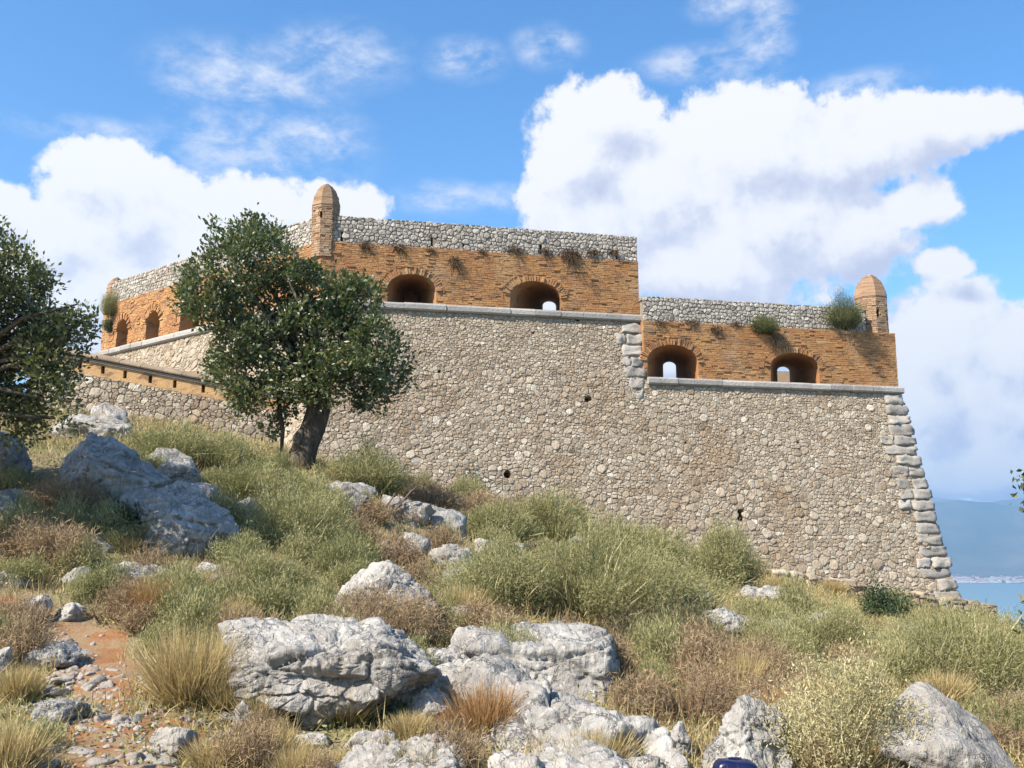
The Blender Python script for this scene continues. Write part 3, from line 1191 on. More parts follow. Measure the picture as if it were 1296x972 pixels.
rnd = random.Random(77)
z = Z2 - 0.26
k = 0
widths = [.75, .8, .85, .9, 1.45, 1.35, .95, 1.3, 1.25, 1.3, 1.4, .85, .9, 1.0, 1.05, 1.35, 1.4, .7, .9, .9]
while k < 20:
    h = rnd.uniform(0.37, 0.45)
    z -= h
    c = corner2(z)
    w = widths[k]
    split = w > 1.2 and rnd.random() < .8
    proud = 0.07 + rnd.uniform(-.02, .045)
    o = c - d_front * w + n_front * proud
    up = (corner2(z + h) - corner2(z)) * ((h - 0.035) / h)
    upl = UP * (h - .035) - n_front * ((h - .035) * BAT)
    if split:
        w1 = w * rnd.uniform(.42, .6)
        link('quoin', bossed('quoin', c - d_front * w1 + n_front * proud, d_front * (w1 + proud), -n_front * .8, up, k, M['dressed']), fort)
        link('quoin', bossed('quoin', c - d_front * w + n_front * (proud - .03), d_front * (w - w1 - .025), -n_front * .6, upl, k + 100, M['dressed']), fort)
    else:
        link('quoin', bossed('quoin', o, d_front * (w + proud), -n_front * .8, up, k, M['dressed']), fort)
    k += 1
z = Z1 - 0.27
for k in range(5):
    h = (Z1 - .27 - Z2) / 5
    z -= h
    w = (.78, .62, .82, .5, .8)[k]
    c = p_front(U1, z)
    upl = UP * (h - .04) - n_front * ((h - .04) * BAT)
    link('quoin', bossed('quoin', c - d_front * (w - .04) + n_front * .05, d_front * (w + .03), -n_front * .6, upl, 300 + k, M['dressed']), fort)
    if k in (1, 3):
        link('quoin', bossed('quoin', c - d_front * (w + .34) + n_front * .04, d_front * .36, -n_front * .4, upl, 320 + k, M['dressed']), fort)
for k, w in enumerate((.55, .45)):
    c = p_front(U1, Z2 - .42 - .4 * k)
    link('quoin', bossed('quoin', c - d_front * (w + .05) + n_front * .04, d_front * w, -n_front * .4, UP * .36 - n_front * (.36 * BAT), 340 + k, M['dressed']), fort)


# ---- sentry turrets
def turret(c, z0, z_spring, z_top, r, label, seed, az0, slots):
    rnd = random.Random(seed)
    mb = MB()
    n = 8
    ang = [az0 + 2 * math.pi * k / n for k in range(n)]

    def ring(rr, z):
        return [Vector((c.x + rr * math.cos(a), c.y + rr * math.sin(a), z)) for a in ang]
    core = prism(ring(r - .015, z0), ring(r - .015, z_spring))
    cuts = []
    for (a, zz, w, h) in slots:
        t = Vector((math.cos(a), math.sin(a), 0))
        s = Vector((-t.y, t.x, 0))
        b = MB()
        p = Vector((c.x, c.y, zz)) - s * w / 2 + t * (r * .3)
        b.box(p, s * w, t * r, UP * h)
        cuts.append(b.mesh('slot', None))
    body = boolean_cut(core, cuts) if cuts else recalc(core)
    body.materials.clear()
    body.materials.append(M['turret_brick'])
    a_ = body.attributes.get('tint') or body.attributes.new('tint', 'FLOAT', 'POINT')
    a_.data.foreach_set('value', np.full(len(body.vertices), .35, np.float32))
    t_ = link('sentry_turret', body, fort, label=label)
    # brick courses of the shaft
    z = z0
    row = 0
    while z < z_spring - .02:
        h = 0.085
        for k in range(n):
            a, b = ring(r, z)[k], ring(r, z)[(k + 1) % n]
            L = (b - a).length
            x = (b - a).normalized()
            out = Vector((x.y, -x.x, 0))
            u = -rnd.random() * .1
            while u < L:
                w = rnd.uniform(.14, .24)
                s0_, s1_ = max(0, u), min(L, u + w - .01)
                mid = a + x * (s0_ + s1_) / 2
                da = math.atan2(mid.y - c.y, mid.x - c.x)
                blocked = any(abs(math.remainder(da - sa, 2 * math.pi)) * r < sw / 2 + .05 and zz - .06 < z < zz + hh for sa, zz, sw, hh in slots)
                if s1_ - s0_ > .03 and not blocked and rnd.random() > .05:
                    mb.box(a + x * s0_ - out * .04 + UP * .004, x * (s1_ - s0_), out * (.04 + rnd.uniform(0, .022)), UP * (h - .012), min(1, max(0, rnd.gauss(.5, .22))))
                u += w
        z += h
    link('brick_facing', recalc(mb.mesh('brick_facing', M['turret_brick'])), t_, kind='stuff')
    # ribbed pointed dome built in rings
    db = MB()
    H = z_top - z_spring
    N = 22
    prev = None
    vs, fs = [], []
    for i in range(N + 1):
        t = i / N
        rr = (r + .02) * max(.02, 1 - t ** 2.1) ** .62
        zz = z_spring + H * t
        jr = 0.016 * rnd.uniform(-1, 1)
        for p in ring(max(.02, rr + jr), zz):
            vs.append(p)
            vs[-1] = p
        if i < N:                                                # small step at each course
            for p in ring(max(.02, rr + jr), zz + H / N * .8):
                vs.append(p)
    rows = len(vs) // n
    for i in range(rows - 1):
        for k in range(n):
            fs.append((i * n + k, i * n + (k + 1) % n, (i + 1) * n + (k + 1) % n, (i + 1) * n + k))
    fs.append(tuple(range(n))[::-1])
    fs.append(tuple((rows - 1) * n + k for k in range(n)))
    db.add(vs, fs, .5)
    for i_ in range(len(vs)):
        db.t[i_] = .5 + .4 * float(vnoise(np.array([[i_ // (2 * n) * 3.7, (i_ % n) * .8, seed]]))[0])
    link('dome', recalc(db.mesh('dome', M['turret_brick'])), t_)
    kb = MB()
    kb.tube([Vector((c.x, c.y, z_top - .05)), Vector((c.x, c.y, z_top + .01)), Vector((c.x, c.y, z_top + .05))], [.08, .07, .03], 8, .5)
    link('finial', kb.mesh('finial', M['cornice']), t_)
    return t_


def on_axis(px, py, p):
    """height of pixel row py at the distance of p"""
    d = ray(px, py)
    return EYE + d.z * p.y


tc0 = C0 + m0.normalized() * -0.42
tz = lambda py: on_axis(411, py, tc0)
cdir = math.atan2(-1, 0.1)
turret(Vector((at(411.5, 300, tc0.y).x, tc0.y, 0)), z_sill + PH - .55, tz(268), tz(234), 0.50, 'middle turret on the bastion corner, with dark finial', 41, R(-67.5) + R(14),
       [(R(-100), tz(281), .1, .24)])
tc2 = Vector((corner2(Z2).x, corner2(Z2).y, 0)) - n_front * .62
tz = lambda py: on_axis(1103, py, tc2)
turret(Vector((at(1103, 400, tc2.y).x, tc2.y, 0)), Z2 + 1.5, tz(380), tz(349), 0.63, 'right turret at the seaward corner, with a slit window', 42, R(-67.5) + R(20),
       [(R(-86), tz(405), .13, .3), (R(-135), tz(402), .1, .26)])
tcl = C0 + d_left * (UL - .45) - n_left * .45
tz = lambda py: on_axis(145, py, tcl)
turret(Vector((at(145, 400, tcl.y).x, tcl.y, 0)), z_sill + PH - .7, tz(372), tz(352), .40, 'left turret, far down the flank wall and overgrown', 43, R(-60), [])

# rough footing course at the foot of the seaward half
mb_c = []
uA, uB = face_u(968, 735, p_front(0, -0.5), d_front, n_front), edge_u(uvf(corner2(-.9))[1]) + .9


def foot_top(u):
    t = (u - uA) / (uB - uA)
    return plane_hit(968, 722, p_front(0, -.5), n_front).z * (1 - t) + plane_hit(1205, 768, p_front(0, -.5), n_front).z * t


off = 0.75
ft = MB()
a, b = p_front(uA, 0) + n_front * off, p_front(uB, 0) + n_front * off
rows = []
prof_b = [Vector((a.x, a.y, -5)), Vector((b.x, b.y, -5)), Vector((b.x, b.y, -5)) - n_front * 2, Vector((a.x, a.y, -5)) - n_front * 2]
prof_t = [Vector((a.x, a.y, foot_top(uA))), Vector((b.x, b.y, foot_top(uB))), Vector((b.x, b.y, foot_top(uB))) - n_front * 2, Vector((a.x, a.y, foot_top(uA))) - n_front * 2]
me = recalc(prism(prof_b, prof_t))
me.materials.append(M['mortar'])
foot = link('footing', me, fort)
Of = Vector((a.x, a.y, 0)) + n_front * .02
cf = cells([(0, foot_top(uA) - 1.6), (uB - uA, foot_top(uB) - 2.0), (uB - uA, foot_top(uB)), (0, foot_top(uA))], .24, .4, 51)
lay_stones(foot, cf, Of, d_front, UP, n_front, 52, 40, 'footing_stone', M['stone'], 'small_footing_stones', .014, .09)
for k in range(14):
    t = (k + .5) / 14
    u = uA + (uB - uA) * t
    zt = foot_top(u)
    w = (uB - uA) / 14
    link('footing_stone', bossed('footing_stone', p_front(u - w * .48, 0) * 1.0 + n_front * (off + .1) + UP * (zt - .05), d_front * w * .95 + UP * (foot_top(u + w / 2) - foot_top(u - w / 2)), -n_front * .8, UP * rnd.uniform(.1, .2), 500 + k, M['stone'], .06), foot)

# ------------------------------------------------------------------ the loopholed wall of the stairs
WA, WB = at(40, 428, 33.4), at(428, 503, 34.0)
d_w = Vector((WB.x - WA.x, WB.y - WA.y, 0)).normalized()
n_w = Vector((d_w.y, -d_w.x, 0))
LW = (Vector((WB.x, WB.y, 0)) - Vector((WA.x, WA.y, 0))).length
slope_w = (WB.z - WA.z) / LW
O_w = Vector((WA.x, WA.y, 0))
stair = empty('loopholed_wall', Vector((WA.x, WA.y, zg1(WA.x, WA.y))),
              label='low sloping stone wall with a row of loopholes and weathered coping behind the tree', category='wall')
top_w = lambda u: WA.z + slope_w * u
dd = d_w + UP * slope_w
TH = 0.6


def strip(u0, u1, t0, t1, front, thick):
    a, b = O_w + d_w * u0, O_w + d_w * u1
    lo = [a + UP * (top_w(u0) - t1) + n_w * front, b + UP * (top_w(u1) - t1) + n_w * front, b + UP * (top_w(u1) - t1) - n_w * thick, a + UP * (top_w(u0) - t1) - n_w * thick]
    hi = [p + UP * (t1 - t0) for p in lo]
    return prism(lo, hi)


body = strip(0, LW, 0.86, 7.0, -.03, TH)
body.materials.append(M['mortar'])
link('wall_body', recalc(body), stair)
cw = cells([(0, top_w(0) - 4.2), (LW, top_w(LW) - 3.5), (LW, top_w(LW) - .86), (0, top_w(0) - .86)], .11, .17, 61)
lay_stones(stair, cw, O_w, d_w, UP, n_w, 62, 130, 'stone', M['stone'], 'small_stones', seen=lambda c: c[0] > 1.2)
# plastered brick band pierced by loopholes
slots = []
for (px, py) in ((74, 456), (101, 462), (130, 468), (158, 474), (190, 480), (221, 486), (257, 492), (290, 498), (322, 505)):
    u = face_u(px, py, O_w, d_w, n_w)
    b = MB()
    zc = plane_hit(px, py, O_w, n_w).z
    b.box(O_w + d_w * (u - .06) + UP * (zc - .13) + n_w * .3, d_w * .12, -n_w * .65, UP * .27)
    slots.append(b.mesh('slot', None))
band = boolean_cut(strip(0, LW, .42, .862, -.015, TH - .03), slots)
band.materials.clear()
band.materials.append(M['brick'])
a_ = band.attributes.get('tint') or band.attributes.new('tint', 'FLOAT', 'POINT')
a_.data.foreach_set('value', np.full(len(band.vertices), .9, np.float32))
link('loophole_band', band, stair)
ledge = strip(0, LW, .33, .418, .05, TH)
ledge.materials.append(M['cap_stone'])
link('string_course', recalc(ledge), stair)
rnd = random.Random(5)
u = 0.0
while u < LW - .1:
    w = min(rnd.uniform(.5, .95), LW - u)
    a = O_w + d_w * (u + .008)
    o = a + UP * (top_w(u) - .325)
    L = d_w * (w - .016) + UP * slope_w * (w - .016)
    prof = [(.12, .02), (.14, .06), (.12, .11), (-.3, .25 + rnd.uniform(-.02, .02)), (-TH - .1, .23), (-TH - .1, 0)]
    A = [o + n_w * x + UP * y for x, y in prof]
    B = [p + L for p in A]
    n = len(A)
    fs = [tuple(range(n)), tuple(range(2 * n - 1, n - 1, -1))] + [(i, n + i, n + (i + 1) % n, (i + 1) % n) for i in range(n)]
    link('coping_slab', recalc(mesh_from('coping_slab', [tuple(p) for p in A + B], fs, M['coping'], False, {'tint': [rnd.random()] * (2 * n)})), stair)
    u += w
# ------------------------------------------------------------------ ground, path
def axis(breaks):
    out = []
    for (a, b, s) in breaks:
        out += list(np.arange(a, b - 1e-6, s))
    out.append(breaks[-1][1])
    return np.array(out)


gx = axis([(-420, -120, 30), (-120, -40, 8), (-40, -18, 1.5), (-18, 18, .22), (18, 40, 1.5), (40, 120, 8), (120, 420, 30)])
gy = axis([(-420, -60, 30), (-60, -12, 6), (-12, 4, 1.0), (4, 12, .16), (12, 40, .25), (40, 60, 2), (60, 120, 8), (120, 480, 30)])
X, Y = np.meshgrid(gx, gy)
Zg = zg(X.ravel(), Y.ravel())
V = np.stack([X.ravel(), Y.ravel(), Zg], 1)
nx, ny = len(gx), len(gy)
I = (np.arange(ny - 1)[:, None] * nx + np.arange(nx - 1)[None, :]).ravel()
F = np.stack([I, I + 1, I + nx + 1, I + nx], 1)
link('ground', mesh_from('ground', V, F, M['ground'], True), kind='structure')

# red footpath climbing at the left
PATH = [ground_hit(px, py) for px, py in ((150, 1040), (150, 965), (140, 905), (128, 860), (120, 825), (95, 800), (55, 785), (10, 770), (-40, 755))]
pw = [.55, .55, .5, .42, .38, .36, .32, .28, .25]
pv, pf = [], []
SEG, ACR = 90, 14
for i in range(SEG + 1):
    t = i / SEG * (len(PATH) - 1)
    k = min(int(t), len(PATH) - 2)
    f = t - k
    p = PATH[k].lerp(PATH[k + 1], f)
    q = (PATH[k + 1] - PATH[k]).normalized()
    s = Vector((q.y, -q.x, 0)).normalized()
    w = pw[k] * (1 - f) + pw[k + 1] * f
    for j in range(ACR + 1):
        c = (j / ACR * 2 - 1)
        wob = 1 + .45 * float(vnoise(np.array([[t * 2.3, np.sign(c) * 3.0, 1.0]]))[0])
        x = p + s * (c * w * wob)
        pv.append((x.x, x.y, zg1(x.x, x.y) + .02 * (1 - abs(c) ** 3) - .004))
for i in range(SEG):
    for j in range(ACR):
        a = i * (ACR + 1) + j
        pf.append((a, a + 1, a + ACR + 2, a + ACR + 1))
link('footpath', recalc(mesh_from('footpath', pv, pf, M['path'], True)), kind='structure')
_pp = np.array([[p.x, p.y] for p in PATH])


def path_dist(x, y):
    d = np.full(len(x), 1e9)
    for a, b in zip(_pp[:-1], _pp[1:]):
        ab = b - a
        t = np.clip(((x - a[0]) * ab[0] + (y - a[1]) * ab[1]) / (ab @ ab), 0, 1)
        d = np.minimum(d, np.hypot(x - a[0] - t * ab[0], y - a[1] - t * ab[1]))
    return d


# ------------------------------------------------------------------ rocks
_ico = {}


def ico(sub):
    if sub not in _ico:
        bm = bmesh.new()
        bmesh.ops.create_icosphere(bm, subdivisions=sub, radius=1.0)
        bm.verts.ensure_lookup_table()
        v = np.array([q.co[:] for q in bm.verts])
        f = np.array([[q.index for q in p.verts] for p in bm.faces], np.int32)
        bm.free()
        _ico[sub] = (v, f)
    return _ico[sub]


def worley(p):
    i = np.floor(p).astype(np.int64)
    f1 = np.full(len(p), 9.0)
    f2 = np.full(len(p), 9.0)
    idr = np.zeros(len(p))
    for dx in (-1, 0, 1):
        for dy in (-1, 0, 1):
            for dz in (-1, 0, 1):
                a, b, c = i[:, 0] + dx, i[:, 1] + dy, i[:, 2] + dz
                q = np.stack([a + _hash(a, b, c), b + _hash(a + 57, b, c), c + _hash(a, b + 91, c)], 1)
                d = np.linalg.norm(p - q, axis=1)
                near = d < f1
                f2 = np.where(near, f1, np.minimum(f2, d))
                idr = np.where(near, _hash(a, b, c + 33), idr)
                f1 = np.minimum(f1, d)
    return f1, f2, idr


def rock_mesh(dims, seed, sub=5, planes=(), npl=20, rough=1.0, flute=0.0, round_=30.0, roll=0.0, yaw=0.0, dents=(), frac=1.0):
    """hacked limestone: soft minimum of cutting planes, then noise. dims = full width, depth, height"""
    rs = np.random.RandomState(seed)
    v, f = ico(sub)
    nrm = rs.normal(size=(npl, 3))
    nrm[:, 2] = nrm[:, 2] * .8
    nrm /= np.linalg.norm(nrm, axis=1)[:, None]
    d = rs.uniform(.72, 1.08, npl)
    if len(planes):
        e = np.array(planes, float)
        e[:, :3] /= np.linalg.norm(e[:, :3], axis=1)[:, None]
        nrm = np.vstack([nrm, e[:, :3]])
        d = np.concatenate([d, e[:, 3]])
    c = np.maximum(v @ nrm.T, 0.05)
    q = d[None, :] / c
    r = (q ** -round_).sum(1) ** (-1 / round_)
    r = np.minimum(r, 1.35)
    p = v * r[:, None]
    L = np.array(dims) / 2
    ext = np.abs(p).max(0)
    p = p / ext * L
    # hollows and edges
    S = max(dims)
    s = 2.2 / S * 1.0
    base = fbm(p * s * 1.4 + seed * 3.7, 4, .55)
    rid = fbm(p * s * 3.0 + seed * 1.3, 4, .55, True)
    fine = fbm(p * 9.0 + seed, 3, .6)
    wp = p * np.array([1, 1, 1.5]) / S + .05 * np.stack([vnoise(p * 5 / S + k * 9) for k in range(3)], 1)
    f1, f2, idr = worley(wp * 4.2 + seed)
    crack = np.exp(-((f2 - f1) / .07) ** 2)
    g1, g2, idg = worley(wp * 11.0 + seed * 2)
    chunk = S * .045 * (idr - .5) - S * .022 * crack + S * .008 * (idg - .5) - S * .008 * np.exp(-((g2 - g1) / .08) ** 2)
    n = v * (1 / np.maximum(L / L.max(), .35))
    n /= np.linalg.norm(n, axis=1)[:, None]
    disp = rough * (S * .06 * base - S * .035 * np.maximum(rid, 0) ** 2 + .014 * fine + .014 * fbm(p * np.array([4.5, 4.5, 2.2]) + seed * 2, 3, .6, True))
    disp = disp + frac * chunk
    if flute:
        st = np.stack([p[:, 0] * 7.0 + .8 * vnoise(p * 2), p[:, 1] * 7.0, p[:, 2] * 1.3], 1)
        disp = disp + flute * fbm(st, 2, .5, True)
    for (dx, dy, dz, rad, dep) in dents:
        dv = np.array([dx, dy, dz]) / math.sqrt(dx * dx + dy * dy + dz * dz)
        q_ = np.linalg.norm(v - dv, axis=1) / rad + .25 * vnoise(p * 6 + seed)
        disp = disp - dep * np.clip(1.25 - q_, 0, 1) ** .7
    p = p + n * disp[:, None]
    if roll or yaw:
        p = p @ np.array((Matrix.Rotation(R(yaw), 3, 'Z') @ Matrix.Rotation(R(roll), 3, 'Y'))).T
    return p, f


def rock(label, x0, y0, x1, y1, seed, depth=.8, sub=5, sink=.3, group=None, name='limestone_boulder', **kw):
    """a rock standing where the photograph shows it between those pixels"""
    fr = ground_hit((x0 + x1) / 2, y1)
    Yc = fr.y + .4 * depth * (x1 - x0) / F_PX * fr.y
    w = (x1 - x0) / F_PX * Yc
    D = depth * w
    zt = EYE + ray(0, y0).z * Yc
    c = at((x0 + x1) / 2, (y0 + y1) / 2, Yc)
    zb_ = min(zg1(c.x, Yc), fr.z)
    h = max(zt - zb_, .12 * w)
    H = h / (1 - sink)
    p, f = rock_mesh((w, D, H), seed, sub, **kw)
    zmax, xr = p[:, 2].max(), p[:, 0]
    p[:, 2] += zb_ + h - zmax
    p[:, 0] += c.x - (xr.max() + xr.min()) / 2
    p[:, 1] += Yc
    o = Vector((c.x, Yc, zb_))
    p -= np.array(o)
    return link(name, mesh_from(name, p, f, M['rock'], True), None, o, label=label, category='rock', group=group)


BIG = [
    ('broad grey boulder with hollowed front beside the straw tussock', 258, 782, 560, 930, 3, dict(depth=.75, sub=7, planes=[(0, -.25, 1, .62), (-.4, -1, .1, .8), (.25, -1, 0, .8), (.7, -.1, .8, .8)], flute=.01, npl=10, dents=[(-.1, -1, .05, .22, .13), (.45, -1, -.15, .2, .12), (.12, -1, -.1, .2, .08)])),
    ('grey fluted block joining the hollowed boulder to the long slab', 518, 818, 650, 880, 9, dict(depth=.8, sub=6, planes=[(.35, -.3, 1, .58), (-.2, -.6, 1, .7)], flute=.015, npl=10)),
    ('small grey rock wedged below the right end of the hollowed boulder', 505, 868, 580, 930, 10, dict(depth=.9, sub=6)),
    ('pale slab with a dark vertical right end, above the fluted slab', 548, 788, 806, 885, 13, dict(depth=.7, sub=6, planes=[(1, -.15, .05, .72), (.05, -.2, 1, .6), (0, -1, .3, .8)], npl=9)),
    ('arched grey outcrop half hidden by a brown thorn cushion', 415, 708, 560, 800, 19, dict(depth=.7, sub=6, planes=[(.7, -.3, .8, .7), (-.6, -.3, .8, .75)], npl=9)),
    ('small knobbly rock at the lower right foot of the arched outcrop', 540, 765, 606, 800, 23, dict(depth=.8)),
    ('pale pointed rock at the bottom edge under the hollowed boulder', 415, 928, 600, 1010, 29, dict(depth=.8, sub=6, planes=[(-.3, -.5, 1, .7)], npl=12)),
    ('low pale rock at the bottom edge beside the orange grass', 610, 952, 712, 1010, 31, dict(depth=.9)),
    ('upright pale boulder behind the dark blue bag', 890, 880, 1000, 1000, 37, dict(depth=.9, sub=6, planes=[(.5, -.6, .6, .7), (-.7, -.3, .45, .72)], npl=10)),
    ('large smooth white boulder at the lower right corner', 1085, 868, 1268, 1000, 41, dict(frac=.35, depth=.8, sub=6, planes=[(.75, -.25, .75, .72), (-.3, -.4, 1, .72)], npl=8, round_=9)),
    ('big shadowed boulder below the left tree', 55, 543, 222, 645, 43, dict(depth=.8, sub=6, planes=[(.5, -.4, 1, .65), (-.6, -.6, .5, .75)], npl=10)),
    ('long shadowed boulder with sun flecks, right of the dark green plant', 140, 604, 315, 706, 47, dict(depth=.7, sub=6, planes=[(.6, -.4, .8, .66), (-.3, -.6, 1, .7)], npl=10)),
    ('upright ribbed stone at the right end of the shadowed boulder', 288, 628, 338, 682, 53, dict(depth=.9, flute=.03)),
    ('pale weathered ledge under the left tree, above the shadowed boulder', 62, 522, 172, 562, 59, dict(depth=.6, planes=[(.4, -.3, 1, .6)])),
    ('rock shelf between the shadowed boulder and the green slope', 180, 580, 262, 618, 61, dict(depth=.7)),
    ('dark rounded boulder cut by the left picture edge', -40, 545, 34, 622, 67, dict(depth=.9)),
    ('grey boulder at the left edge below the dark rounded one', -30, 618, 26, 690, 71, dict(depth=.9)),
    ('flat white block with a dark right end, left of the dark green plant', 22, 668, 112, 710, 73, dict(depth=.7, planes=[(1, -.2, 0, .75), (0, -.2, 1, .6)])),
    ('shaded grey stone just behind the flat white block', 62, 650, 122, 684, 79, dict(depth=.7)),
    ('low grey rock behind the grey-green tussock', 122, 710, 240, 755, 83, dict(depth=.6)),
    ('dark jagged rock right of the grey-green tussock', 248, 724, 318, 760, 89, dict(depth=.7)),
    ('rounded stone where the red path leaves the bushes', 22, 752, 66, 792, 97, dict(depth=.9)),
    ('grey stone half buried beside the top of the red path', 66, 762, 110, 790, 101, dict(depth=.9)),
    ('shaded boulder at the left edge beside the path', -20, 818, 18, 864, 103, dict(depth=.9)),
    ('flat stone step overgrown with weeds on the path', 30, 812, 108, 850, 107, dict(depth=.8)),
    ('square grey stone on the left side of the path', 44, 884, 106, 922, 109, dict(depth=.8, planes=[(0, -1, .1, .75), (0, -.1, 1, .7)])),
    ('tilted pale stone standing in the grass left of the hollowed boulder', 294, 886, 330, 930, 113, dict(depth=.7)),
    ('broad flat stone in the path bottom by the straw tussock', 185, 918, 250, 965, 127, dict(depth=.8)),
    ('dark purple rock among red leaves in mid slope', 542, 688, 612, 726, 131, dict(depth=.7)),
    ('pale flat rock at the edge of the big green bush', 596, 682, 668, 716, 137, dict(depth=.6)),
    ('dark humped rock right of the tree foot', 395, 608, 470, 652, 139, dict(depth=.6)),
    ('rock shelf with dead twigs, right of the dark humped rock', 474, 626, 552, 666, 149, dict(depth=.6)),
    ('grey rock in shadow below the dead twigs', 470, 684, 516, 714, 151, dict(depth=.8)),
    ('long pale rock sloping down beyond the big bush', 880, 768, 962, 822, 157, dict(depth=.6, planes=[(.5, -.3, 1, .62)])),
    ('low smooth pale rock right of the long sloping one', 938, 784, 1018, 818, 163, dict(depth=.7)),
    ('small white rock at the tip of the big bush', 874, 746, 904, 764, 167, dict(depth=.8)),
    ('blue-shadowed rock at the foot of the fortress wall', 922, 740, 1020, 766, 173, dict(depth=.5)),
    ('grey rock in the scrub below the dark fig bush', 1078, 806, 1126, 830, 179, dict(depth=.7)),
    ('jagged white stone in the dry grass of the right half', 1000, 852, 1032, 880, 181, dict(depth=.8)),
    ('grey rock tucked against the right end of the fluted slab', 842, 912, 880, 965, 191, dict(depth=.9)),
]
for (label, x0, y0, x1, y1, seed, kw) in BIG:
    kw = dict(kw)
    rock(label, x0, y0, x1, y1, seed, **kw)

def slab(label, p0, p1, width, h, seed, sub=7, name='limestone_outcrop', **kw):
    """a long outcrop lying on the ground from pixel p0 to pixel p1"""
    a, b = ground_hit(*p0), ground_hit(*p1)
    m = (a + b) / 2
    d = b - a
    yaw = math.degrees(math.atan2(d.y, d.x))
    pitch = -math.degrees(math.atan2(d.z, math.hypot(d.x, d.y)))
    p, f = rock_mesh((d.length, width, h * 2), seed, sub, roll=pitch, yaw=yaw, **kw)
    m.z = zg1(m.x, m.y)
    return link(name, mesh_from(name, p, f, M['rock'], True), None, m, label=label, category='rock')


slab('long fluted limestone slab sloping down to the right in front, beside the orange grass', (565, 862), (872, 1005), 1.45, .58, 8, planes=[(0, .3, 1, .62), (0, -.5, 1, .72), (.6, 0, 1, .8)], flute=.02, npl=12)
slab('lower step of the fluted slab, pale and cracked, by the bottom edge', (668, 960), (830, 1040), .9, .3, 14, sub=6, planes=[(0, -.3, 1, .66)], npl=12)

# smaller rocks that break through the scrub; each is named by what it lies beside
SMALL = [(455, 745, 34, 'under the thorn cushion on the arched outcrop'), (585, 745, 40, 'at the lower left edge of the broad middle bush'), (660, 738, 30, 'sunk in the broad middle bush'),
         (520, 700, 36, 'beside the red-leaved bush'), (560, 672, 44, 'above the dark purple rock'), (615, 700, 26, 'left of the pale flat rock'), (430, 690, 38, 'right of the large green bush'),
         (350, 735, 36, 'by the bleached stick'), (310, 690, 30, 'below the upright ribbed stone'), (128, 700, 34, 'between the white block and the dark plant'), (150, 735, 30, 'above the low grey rock'),
         (20, 745, 36, 'in the weeds at the left edge'), (98, 740, 32, 'under the flat white block'), (245, 640, 40, 'on top of the shadowed boulders'), (220, 600, 44, 'right of the rock shelf'),
         (140, 540, 40, 'on the ridge under the stair wall'), (30, 640, 30, 'between the two edge boulders'), (800, 745, 30, 'behind the middle bush near the wall'), (1040, 800, 36, 'below the footing of the wall'),
         (1150, 815, 34, 'left of the wide grey-green bush'), (930, 850, 40, 'in the russet thorn scrub'), (960, 905, 44, 'left of the jagged white stone'), (890, 880, 34, 'right of the pale slab'),
         (820, 905, 36, 'against the right flank of the long fluted slab'), (470, 955, 44, 'before the pale pointed rock'), (395, 950, 30, 'in the dry grass below the hollowed boulder'), (600, 840, 30, 'on the grey fluted block'),
         (445, 640, 40, 'under the dome-shaped bush'), (380, 650, 34, 'in the green slope below the trunk'), (270, 735, 32, 'behind the dark jagged rock'), (520, 660, 34, 'among the dead twigs'), (735, 700, 30, 'right of the rounded bush by the wall')]
for i, (px, py, w_, where) in enumerate(SMALL):
    rock(('grey rock ', 'pale rock ', 'small rock ')[i % 3] + where, px - w_ * .8, py - w_ * .75, px + w_ * .8, py + 2, 700 + i * 3, name='small_rock', depth=.8, sub=4, sink=.35)

# loose stones on and beside the path
rnd = random.Random(8)
protos = []
for k in range(6):
    p, f = rock_mesh((1, rnd.uniform(.7, 1), rnd.uniform(.45, .75)), 200 + k, 3, npl=14, rough=.8, round_=18)
    protos.append(mesh_from('path_stone', p, f, M['pebble'], k % 2 == 0, {'tint': [rnd.random()] * len(p)}))
spots = []
for k in range(200):
    t = rnd.random() ** 1.15
    px = 60 + t * 190 * rnd.random() + rnd.gauss(60, 35) * t
    py = 800 + t * 185 + rnd.gauss(0, 12)
    spots.append((px, py))
for k in range(90):
    spots.append((rnd.uniform(20, 420), rnd.uniform(870, 985)))
MARKS = [('the square grey stone', 75, 905), ('the straw tussock', 245, 890), ('the flat stone step', 70, 835), ('the tilted pale stone', 312, 915), ('the broad flat stone', 218, 945),
         ('the corner grass clump', 25, 960), ('the rounded path-top stone', 44, 775), ('the bleached sticks', 262, 780), ('the shaded edge boulder', 0, 842), ('the hollowed boulder', 380, 920)]
SHAPE = ['blocky', 'flat', 'rounded', 'wedge-shaped', 'lumpy', 'angular']
gv, gf, gt, used = [], [], [], {}
gn = 0
cand = []
for (px, py) in spots:
    g = ground_hit(px, py)
    s = abs(rnd.gauss(.055, .06)) + .03
    cand.append((s, px, py, g, rnd.randrange(6), Vector((s * rnd.uniform(.8, 1.5), s, s * rnd.uniform(.7, 1.1))), (rnd.uniform(-.3, .3), rnd.uniform(-.3, .3), rnd.uniform(0, 6.28))))
cand.sort(key=lambda c: -c[0])
